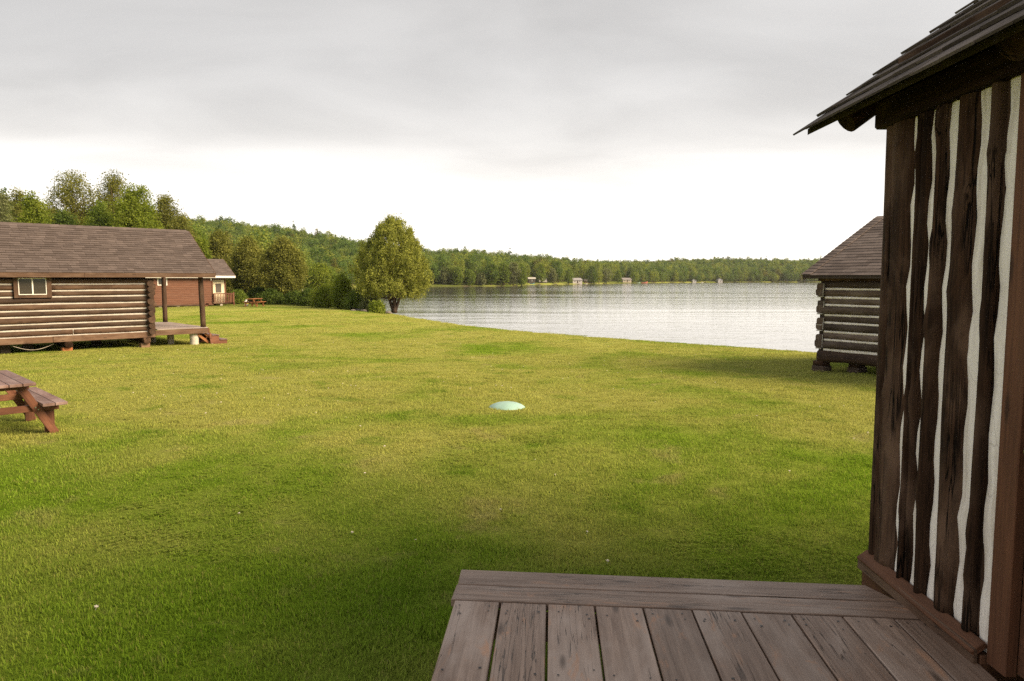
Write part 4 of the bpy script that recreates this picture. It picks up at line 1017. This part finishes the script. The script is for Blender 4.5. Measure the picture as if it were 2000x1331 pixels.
def shrubs():
    spec = [(603, 70, 570, 20, 'dark', 'dark green shrub at the foot of the olive-gold tree'), (636, 66, 560, 27, 'bright', 'rounded fresh green shrub in the hedge'),
            (668, 64, 538, 20, 'bright', 'tall bright yellow-green shrub beside the cedar'), (700, 63, 572, 22, 'mid', 'loose green shrub under the left side of the cedar'),
            (722, 61, 586, 14, 'greygreen', 'grey-green low shrub left of the cedar trunk'), (735, 58.5, 594, 8, 'bright', 'small bright shrub just left of the cedar trunk'),
            (464, 74, 572, 14, 'mid', 'green shrub beside the cottage railing'), (530, 74, 570, 20, 'dark', 'dark shrub right of the far picnic table'),
            (575, 73, 574, 18, 'dark', 'dark shrub under the olive-gold tree'), (505, 78, 566, 22, 'dark', 'dark shrub behind the far picnic table')]
    for i, (px, d, py, hw, lf, lb) in enumerate(spec):
        Hh = htop(py, px, d); Rr = hw*d/F
        tree('shrub', lb, place(px, d), Hh, Rr, .05, EGG, int(80+Rr*90), 90, .2, .145, LF[lf], 400+i, r0=.05, cat='shrub', group='shrubs along the lawn edge', nlimb=10, lobes=.3)
shrubs()

def rocks():
    rr = random.Random(4)
    for i in range(12):
        px = 690+i*7+rr.uniform(-3, 3); d = 60+rr.uniform(-1, 2.5); x, y, z = place(px, d); s = rr.uniform(.12, .28)
        b = MB(); n = 9; vs = []; fs = []
        for j in range(1, 5):
            for k in range(n):
                a = 6.283*k/n; q = s*math.sin(j*math.pi/5)*rr.uniform(.8, 1.2); vs.append((q*math.cos(a)*1.25, q*math.sin(a), s*.65*math.cos(j*math.pi/5)*rr.uniform(.85, 1.1)))
        fs = [(j*n+k, (j+1)*n+k, (j+1)*n+(k+1) % n, j*n+(k+1) % n) for j in range(3) for k in range(n)] + [tuple(range(n)), tuple(3*n+k for k in range(n))[::-1]]
        b.add(vs, fs); o = b.build('rock', M['rock'], None, (x, y, z+s*.15)); tag(o, 'grey boulder on the bank beside the cedar trunk', 'rock', 'boulders on the bank by the cedar')
rocks()

# ------------------------------------------------------------------ far shore: woods, houses, boats
FOREST = leafmat('forest_leaves', (.068, .110, .032), (.270, .335, .095), .34, nsc=.35, tint=True)
def forest_protos():
    out = []
    for i, (prof, Hh, Rr, z0, ncl, lpc, cs, ls, inner) in enumerate((
        (ROUND, 13, 3.6, 3.0, 75, 22, .75, .55, .35), (EGG, 14, 3.3, 1.5, 80, 22, .7, .55, .35), (ROUND, 12, 4.2, 2.5, 80, 22, .8, .58, .35),
        (EGG, 15, 2.8, 2.5, 75, 22, .7, .52, .4), (TALL, 15, 2.4, 1.0, 75, 22, .55, .45, .4), (CONE, 16, 2.6, .6, 90, 22, .42, .45, .45))):
        rng = np.random.default_rng(500+i); lp, cl = crown_points(rng, prof, Hh, Rr, z0, ncl, lpc, cs, inner, .3)
        V, Q = leaves(rng, lp, ls, .2, .7)
        b = MB(); b.tube([(0,0,-.5),(0,0,Hh*.4),(0,0,Hh*.8)], [.22,.15,.04], 5)
        me = fastmesh('forest_tree', V, Q, FOREST); 
        # trunk joined in as a second material
        bm_v = np.array(b.v); n0 = len(V); tv = np.vstack([V, bm_v]); tf = [f for f in b.f if len(f) == 4]
        me = fastmesh('forest_tree', tv, np.vstack([Q, np.array(tf)+n0]), FOREST); me.materials.append(M['bark'])
        mi = np.zeros(len(Q)+len(tf), np.int32); mi[len(Q):] = 1; me.polygons.foreach_set('material_index', mi)
        out.append(proto('forest_tree_%d' % i, me))
    return out
HOUSES = [(1038, 446, 14), (1060, 452, 12), (1128, 470, 16), (1152, 490, 14), (1172, 500, 12), (1226, 575, 16), (1356, 672, 10), (1407, 700, 14)]
def forest():
    rng = np.random.default_rng(12); P = []
    def cand(n, r0, r1, u0, u1):
        r = np.sqrt(rng.uniform(r0*r0, r1*r1, n)); u = rng.uniform(u0, u1, n); return np.stack([u*r, r], 1)
    c = np.vstack([cand(9000, 150, 330, -.95, -.10), cand(21000, 260, 640, -.72, .08), cand(9000, 330, 700, -.12, .22), cand(26000, 420, 1020, 0.0, .62)])
    sd = shore_dist(c[:, 0], c[:, 1]); ok = sd > 3.0
    ok &= ~((c[:, 1] > 420) & (sd > 230)); c = c[ok]; sd = sd[ok]
    for (px, d, w) in HOUSES:                                  # clearings in front of the houses
        x = (px-1000)/F*d; dx = c[:, 0]-x*c[:, 1]/d
        k = ~((np.abs(dx) < w*.75) & (c[:, 1] > d-60) & (c[:, 1] < d+10)); c = c[k]; sd = sd[k]
    # yards along the settled part of the far shore
    u = c[:, 0]/c[:, 1]; k = ~((u > .018) & (u < .172) & (sd < 20) & (c[:, 1] > 420) & (rng.uniform(0, 1, len(c)) < .93)); c = c[k]; sd = sd[k]
    k = ~((c[:, 0]/c[:, 1] > -.115) & (c[:, 0]/c[:, 1] < -.03) & (sd < 9) & (c[:, 1] > 300) & (c[:, 1] < 420)); c = c[k]; sd = sd[k]
    # thin to a spacing with a grid
    spacing = np.where(c[:, 1] > 420, 5.6, np.where(c[:, 1] > 240, 4.9, 5.2)); seen = {}; keep = []
    for i, (x, y) in enumerate(c):
        s = spacing[i]; key = (int(x//s), int(y//s), s)
        if key in seen: continue
        seen[key] = 1; keep.append(i)
    c = c[keep]; sd = sd[keep]; n = len(c); z = height(c[:, 0], c[:, 1], sd) - .2
    pts = np.column_stack([c, z]); idx = rng.choice(6, n, p=[.26, .24, .22, .15, .08, .05])
    tint = np.clip(rng.beta(2.2, 1.9, n)*.92, 0, 1); tint[rng.uniform(0, 1, n) < .035] = 1.0; tint[idx == 5] = rng.uniform(0, .15, (idx == 5).sum())
    s = np.clip(rng.normal(.9, .15, n), .55, 1.3)*np.where(sd < 9, .72, 1.0)*np.where(c[:, 1] < 420, .88, 1.0)
    sc = np.column_stack([s*rng.uniform(.85, 1.2, n), s*rng.uniform(.85, 1.2, n), s])
    rot = np.column_stack([rng.normal(0, .03, n), rng.normal(0, .03, n), rng.uniform(0, 6.28, n)])
    o = scatter('forest', pts, idx, rot, sc, tint, forest_protos())
    tag(o, 'continuous green woods on the hills around the lake', 'forest', kind='stuff')
    print('forest trees', n)
forest()

def shore_trees():
    """trees one can tell apart in front of the far woods"""
    spec = [(868, 342, 524, 11, 'round pale green tree left of the others by the reeds'), (895, 340, 522, 8, 'narrow tree standing by the reeds right of the cedar'), (918, 342, 529, 9, 'low green tree on the reedy shore left of the promontory'),
            (941, 345, 536, 7, 'small tree on the reedy shore beside the promontory'), (960, 348, 512, 15, 'broad tree on the promontory, leftmost of its tall ones'), (984, 352, 510, 14, 'broad tree in the middle of the promontory'), (1003, 354, 512, 12, 'drooping tree on the promontory next to its tip'),
            (1019, 356, 516, 10, 'outermost tree at the tip of the promontory'), (1057, 448, 518, 9, 'slim pale tree before the steep grey roof'), (1080, 455, 526, 8, 'green tree right of the steep grey roof'),
            (1111, 462, 524, 7, 'pointed tree left of the lilac house'), (1155, 478, 520, 12, 'dark tree right of the lilac house'), (1184, 515, 524, 10, 'bright tree by the shore ramp'), (1207, 545, 528, 7, 'slim tree left of the beige house'), (1236, 578, 524, 7, 'slim tree right of the beige house')]
    for i, (px, d, py, hw, lb) in enumerate(spec):
        Hh = htop(py, px, d); Rr = hw*d/F
        tree('shore_tree', lb, place(px, d), Hh, Rr, Hh*.08, EGG if i % 3 else ROUND, 110, 26, .6, .5, LF['mid' if i % 3 else 'greygreen'] if 'dark' not in lb else LF['dark'], 600+i, r0=.2, group='trees along the far shore', aspect=.7)
shore_trees()

def house(name, label, px, py0, py1, wpx, d, wall, roofm, ang=0.2, ridge='x', dep=6.0, roof_h=.42, cat='house', door=True):
    """a small far house: px centre column, rows of roof top and base"""
    a, b = ray(px, py1); x = a*d; z = CH+b*d; w = wpx*d/F; hh = (py1-py0)*d/F
    r = empty(name, (x, d, min(z, H(x, d)+.4)), ang, label, cat); z0 = -.8
    hw = hh*(1-roof_h)
    m = plain(name+'_wall', wall, .7, amp=.1, bump=0)
    b = MB(); b.box(-w/2, w/2, 0, dep, z0, hw); b.build('wall', m, r)
    rm = plain(name+'_roof', roofm, .8, amp=.15, bump=0); o = .35; rb = MB(); t = .15
    if ridge == 'x': pts = [(-w/2-o,-o,hw-.1),(w/2+o,-o,hw-.1),(w/2+o,dep/2,hh),(-w/2-o,dep/2,hh),(-w/2-o,dep+o,hw-.1),(w/2+o,dep+o,hw-.1)]
    else: pts = [(-w/2-o,dep+o,hw-.1),(-w/2-o,-o,hw-.1),(0,-o,hh),(0,dep+o,hh),(w/2+o,dep+o,hw-.1),(w/2+o,-o,hw-.1)]
    rb.add(pts+[(p[0], p[1], p[2]+t) for p in pts], [(6,7,8,9),(9,8,11,10),(1,0,3,2),(2,3,4,5),(0,1,7,6),(5,4,10,11),(1,2,8,7),(2,5,11,8),(3,0,6,9),(4,3,9,10)])
    rb.build('roof', rm, r)
    if ridge == 'x':
        for sx in (-1, 1): g = MB(); g.add([(sx*w/2,0,hw),(sx*w/2,dep,hw),(sx*w/2,dep/2,hh-.05)], [(0,1,2)]); g.build('gable', m, r)
    else:
        g = MB(); g.add([(-w/2,0,hw),(w/2,0,hw),(0,0,hh-.05)], [(0,1,2)]); g.build('gable', m, r)
    for fx in ((-.28, .25) if door else (0,)):
        wv = MB(); wv.box(w*fx-w*.09, w*fx+w*.09, -.05, .02, hw*.4, hw*.8); wi = wv.build('window', M['white'], r)
        g = MB(); g.box(w*fx-w*.075, w*fx+w*.075, -.07, -.05, hw*.44, hw*.76); g.build('pane', M['glass'], wi)
    if door: b = MB(); b.box(-w*.05, w*.07, -.05, .02, 0, hw*.78); b.build('door', M['under'], r)
    return r
def far_houses():
    house('boathouse', 'dark open boathouse with pale flat roof beside the promontory', 1039, 541.5, 552, 13, 440, (.07, .06, .055), (.42, .40, .35), .1, 'x', 4, .25, 'boathouse', False)
    house('shed', 'steep grey-roofed hut on the far shore left of the lilac house', 1061, 543, 551, 13, 452, (.16, .13, .12), (.30, .28, .28), .1, 'x', 5, .85, 'hut', False)
    house('house', 'pale lilac-grey house with grey gable roof on the far shore', 1128, 542, 551.5, 20, 470, (.36, .34, .34), (.26, .25, .26), .35)
    house('shed', 'small ochre shed standing before the lilac house', 1132, 547, 554, 7, 458, (.52, .34, .14), (.30, .24, .2), 0, 'y', 3, .3, 'shed', False)
    house('house', 'low dark brown house half hidden by trees on the far shore', 1152, 545, 551, 20, 492, (.12, .075, .06), (.10, .085, .08), .05)
    house('house', 'beige house with grey roof on the far shore right of the ramp', 1225, 542.5, 550.5, 18, 572, (.36, .31, .25), (.22, .20, .20), .3)
    house('boathouse', 'tiny white gabled boathouse at the far waterline', 1356.5, 546, 552, 7, 672, (.55, .54, .52), (.4, .4, .4), 0, 'y', 4, .45, 'boathouse', False)
    house('house', 'white house with grey gable in the right part of the far woods', 1407, 544, 551, 9, 705, (.45, .44, .45), (.28, .28, .30), .1, 'y', 6, .5)
far_houses()

def boat(label, px, py, d, wpx, col, inner=(.6, .58, .52)):
    x = (px-1000)/F*d; L = wpx*d/F; w = L*.3
    r = empty('boat', (x, d, max(H(x, d), WATER)), .15, label, 'boat')
    st = [(-.5, .75, 0), (-.2, 1, -.02), (.15, .95, 0), (.38, .6, .06), (.5, .05, .16)]; h = L*.14; vs = []; fs = []
    for (t, k, dz) in st: vs += [(t*L, -w/2*k, h+dz*L), (t*L, -w/2*k*.6, dz*L*.5), (t*L, w/2*k*.6, dz*L*.5), (t*L, w/2*k, h+dz*L)]
    for i in range(4): fs += [(i*4+j, i*4+j+1, i*4+j+5, i*4+j+4) for j in range(3)]
    fs += [(0, 3, 2, 1)]
    b = MB(); b.add(vs, fs); b.build('hull', plain('boat_paint', col, .4), r)
    b = MB(); b.box(-.3*L, -.2*L, -w*.45, w*.45, h*.6, h*.75); b.box(.05*L, .15*L, -w*.45, w*.45, h*.6, h*.75); b.build('bench', plain('boat_bench', inner, .7), r)
boat('teal rowboat pulled up below the dark boathouse', 1039, 553, 432, 9, (.10, .32, .30)); boat('white boat lying on the grass right of the lilac house', 1144, 551, 470, 6, (.75, .73, .68))
boat('red and white boat moored right of the beige house', 1258, 553, 588, 12, (.62, .20, .15)); boat('pale green boat moored left of the red one', 1246, 553, 580, 7, (.35, .52, .45))
boat('small white boat moored right of the tiny white boathouse', 1370, 552, 660, 5, (.8, .78, .75))

def dock(px, d, L, label):
    x = (px-1000)/F*d; r = empty('dock', (x, d, WATER), 0, label, 'dock')
    for k in range(6): beam('plank', (k*L/6, 0, .45), (k*L/6+L/6-.05, 0, .45), 1.4, .08, M['deck_grey'], r)
    for k in range(3):
        for sy in (-.6, .6): beam('pile', (k*L/2+.1, sy, -1), (k*L/2+.1, sy, .9), .14, .14, M['timber'], r)
dock(1160, 480, 6, 'small wooden dock right of the lilac house'); dock(1030, 436, 5, 'small wooden dock below the dark boathouse')

def car():
    x, y, z = place(487, 92); r = empty('parked_car', (x, y, z), .2, 'blue car mostly hidden by trees and shrubs behind the far picnic table', 'car')
    L, W = 4.3, 1.75; prof = [(-2.1,.35),(-2.12,.75),(-1.6,.92),(-.9,1.42),(.55,1.45),(1.2,.98),(2.0,.82),(2.12,.55),(2.1,.32)]
    vs = [(a, -W/2+(.12 if c > 1 else 0), c) for a, c in prof] + [(a, W/2-(.12 if c > 1 else 0), c) for a, c in prof]; n = len(prof)
    b = MB(); b.add(vs, [tuple(range(n)), tuple(range(n, 2*n))[::-1]] + [(i, n+i, n+(i+1) % n, (i+1) % n) for i in range(n)]); b.build('body', plain('blue_car_paint', (.03, .10, .28), .25), r)
    for q in ((-.85, -.2), (-.1, .75)):
        b = MB(); b.add([(q[0]-.25,-W/2-.01,.95),(q[1]+.2,-W/2-.01,.95),(q[1],-W/2+.1,1.36),(q[0],-W/2+.1,1.36)], [(0,1,2,3)]); b.build('side_window', M['glass'], r)
    for wx in (-1.3, 1.3):
        for sy in (-1, 1): b = MB(); b.tube([(wx, sy*(W/2-.2), .32), (wx, sy*(W/2+.02), .32)], [.32, .32], 18); w = b.build('wheel', M['darkmetal'], r); c = MB(); c.tube([(wx, sy*(W/2+.02), .32), (wx, sy*(W/2+.03), .32)], [.2, .2], 14); c.build('rim', M['steel'], w)
car()

def rail_fence():
    x, y, z = place(620, 118); r = empty('rail_fence', (x, y, z), .1, 'short pale rail fence behind the green hedge shrubs', 'fence')
    for k in range(6): beam('post', (-3+1.2*k, 0, -.3), (-3+1.2*k, 0, 1.0), .1, .1, M['white'], r)
    for zz in (.45, .92): beam('rail', (-3.1, -.06, zz), (3.1, -.06, zz), .04, .12, M['white'], r)
rail_fence()

# ------------------------------------------------------------------ grass
def grass():
    rng = np.random.default_rng(5); protos = []
    for v in range(6):
        n = 44; V = []; Q = []
        for i in range(n):
            r = .11*math.sqrt(rng.uniform()); a = rng.uniform(0, 6.28); x, y = r*math.cos(a), r*math.sin(a)
            h = rng.uniform(.015, .033); w = rng.uniform(.0020, .0036); t = rng.uniform(0, 6.28); lean = rng.uniform(.1, 1.0)*h; dx, dy = math.cos(t), math.sin(t); px, py = -dy*w, dx*w
            o = len(V)
            V += [(x-px, y-py, -.01), (x+px, y+py, -.01), (x+dx*lean*.4+px*.8, y+dy*lean*.4+py*.8, h*.6), (x+dx*lean*.4-px*.8, y+dy*lean*.4-py*.8, h*.6),
                  (x+dx*lean+px*.15, y+dy*lean+py*.15, h), (x+dx*lean-px*.15, y+dy*lean-py*.15, h)]
            Q += [(o, o+1, o+2, o+3), (o+3, o+2, o+4, o+5)]
        protos.append(proto('grass_tuft_%d' % v, fastmesh('grass_tuft', np.array(V), np.array(Q), M['grass'])))
    for v in range(2):                                   # clover leaves
        V = []; Q = []
        for i in range(16):
            r = .09*math.sqrt(rng.uniform()); a = rng.uniform(0, 6.28); x, y = r*math.cos(a), r*math.sin(a); z = rng.uniform(.018, .034); t0 = rng.uniform(0, 6.28)
            for k in range(3):
                t = t0+k*2.094; s = rng.uniform(.007, .011); dx, dy = math.cos(t)*s, math.sin(t)*s; o = len(V)
                V += [(x, y, z), (x+dx*.8-dy*.6, y+dy*.8+dx*.6, z+.003), (x+dx*1.6, y+dy*1.6, z), (x+dx*.8+dy*.6, y+dy*.8-dx*.6, z+.003)]; Q.append((o, o+1, o+2, o+3))
        protos.append(proto('grass_tuft_%d' % (6+v), fastmesh('clover_tuft', np.array(V), np.array(Q), M['grass'])))
    def dens(r): return 150*np.minimum(1, (5.0/r)**1.55)
    out = []
    for (r0, r1) in ((1.6, 4), (4, 7), (7, 11), (11, 17), (17, 26), (26, 40), (40, 62)):
        area = math.radians(86)/2*(r1*r1-r0*r0); n = int(area*dens(r0)); r = np.sqrt(rng.uniform(r0*r0, r1*r1, n)); a = rng.uniform(-math.radians(43), math.radians(43), n)
        k = rng.uniform(0, 1, n) < dens(r)/dens(r0); out.append(np.stack([r[k]*np.sin(a[k]), r[k]*np.cos(a[k])], 1))
    c = np.vstack(out); sd = shore_dist(c[:, 0], c[:, 1]); c = c[sd > .02]; sd = sd[sd > .02]
    k = ~((c[:, 0] > -.30) & (c[:, 0] < 2.3) & (c[:, 1] < 3.9-.095*c[:, 0])); c = c[k]; sd = sd[k]
    k = ~((c[:, 0] > 2.0) & (c[:, 1] < 4.05)); c = c[k]; sd = sd[k]
    p = G(990, 790, 0); k = np.hypot(c[:, 0]-p.x, c[:, 1]-p.y) > .245; c = c[k]; sd = sd[k]
    n = len(c); z = height(c[:, 0], c[:, 1], sd); r = np.hypot(c[:, 0], c[:, 1]); g = np.maximum(1, r/6.0)
    idx = rng.integers(0, 6, n); cl = (np.sin(c[:, 0]*1.3+2)*np.sin(c[:, 1]*.9+c[:, 0]*.4) > .35) & (rng.uniform(0, 1, n) < .38); idx[cl] = rng.integers(6, 8, cl.sum())
    sxy = rng.uniform(.85, 1.25, n)*g**.45; sz = rng.uniform(.7, 1.25, n)*np.minimum(g**.12, 1.3)*(1-.25*(np.sin(c[:, 0]*.7)*np.sin(c[:, 1]*.5+1) > .3))
    edge = np.exp(-((c[:, 1]-(3.98-.095*c[:, 0]))/.25)**2)*(c[:, 0] > -.5)*(c[:, 0] < 2.2); sz = sz*(1+.5*edge)
    o = scatter('lawn_grass', np.column_stack([c, z]), idx, np.column_stack([np.zeros(n), np.zeros(n), rng.uniform(0, 6.28, n)]), np.column_stack([sxy, sxy, sz]), rng.uniform(0, 1, n), protos)
    tag(o, 'short mown green grass covering the lawn', 'grass', kind='stuff'); print('grass tufts', n)
    # longer blades around the footings of the cabins
    # clover flowers
    b = MB(); b.tube([(0,0,.0),(0,0,.03)], [.0012,.0012], 4); 
    for i in range(10):
        a = i*2.4; t = .012*math.sqrt((i+.5)/10); b.tube([(t*math.cos(a), t*math.sin(a), .028), (t*1.5*math.cos(a), t*1.5*math.sin(a), .040-.4*t)], [.004, .0015], 4)
    pr = proto('clover_flower', mesh_of('clover_flower', b.v, b.f, M['flower']))
    n = 700; r = np.sqrt(rng.uniform(16, 30**2, n)); a = rng.uniform(-.72, .72, n); c = np.stack([r*np.sin(a), r*np.cos(a)], 1)
    k = (np.sin(c[:, 0]*.55+1)*np.sin(c[:, 1]*.42+c[:, 0]*.2) + rng.uniform(-.6, .6, n) > .1); c = c[k]; sd = shore_dist(c[:, 0], c[:, 1]); c = c[sd > .5]
    k = ~((c[:, 0] > -.4) & (c[:, 1] < 4.2)); c = c[k]; n = len(c)
    z = height(c[:, 0], c[:, 1]); s = rng.uniform(.5, .95, n)
    o = scatter('clover_flowers', np.column_stack([c, z]), np.zeros(n), np.column_stack([rng.normal(0, .2, n), rng.normal(0, .2, n), rng.uniform(0, 6, n)]), np.column_stack([s, s, s]), np.zeros(n), [pr])
    tag(o, 'scattered small white clover flowers in the lawn', 'flowers', kind='stuff')
grass()

# ------------------------------------------------------------------ air
def haze():
    m = bpy.data.materials.new('haze_air'); m.use_nodes = True; t = NT(m.node_tree); t.n.remove(t.n['Principled BSDF'])
    v = t.add('ShaderNodeVolumePrincipled'); v.inputs['Color'].default_value = (0.93, 0.94, 0.95, 1); v.inputs['Density'].default_value = 0.00009; v.inputs['Anisotropy'].default_value = 0.2
    t.link(v.outputs[0], t.n['Material Output'].inputs['Volume'])
    b = MB(); b.box(-1800, 1800, -1800, 1800, -8, 70); o = b.build('haze', m); tag(o, 'thin evening haze over the lake', 'haze', kind='stuff')
haze()
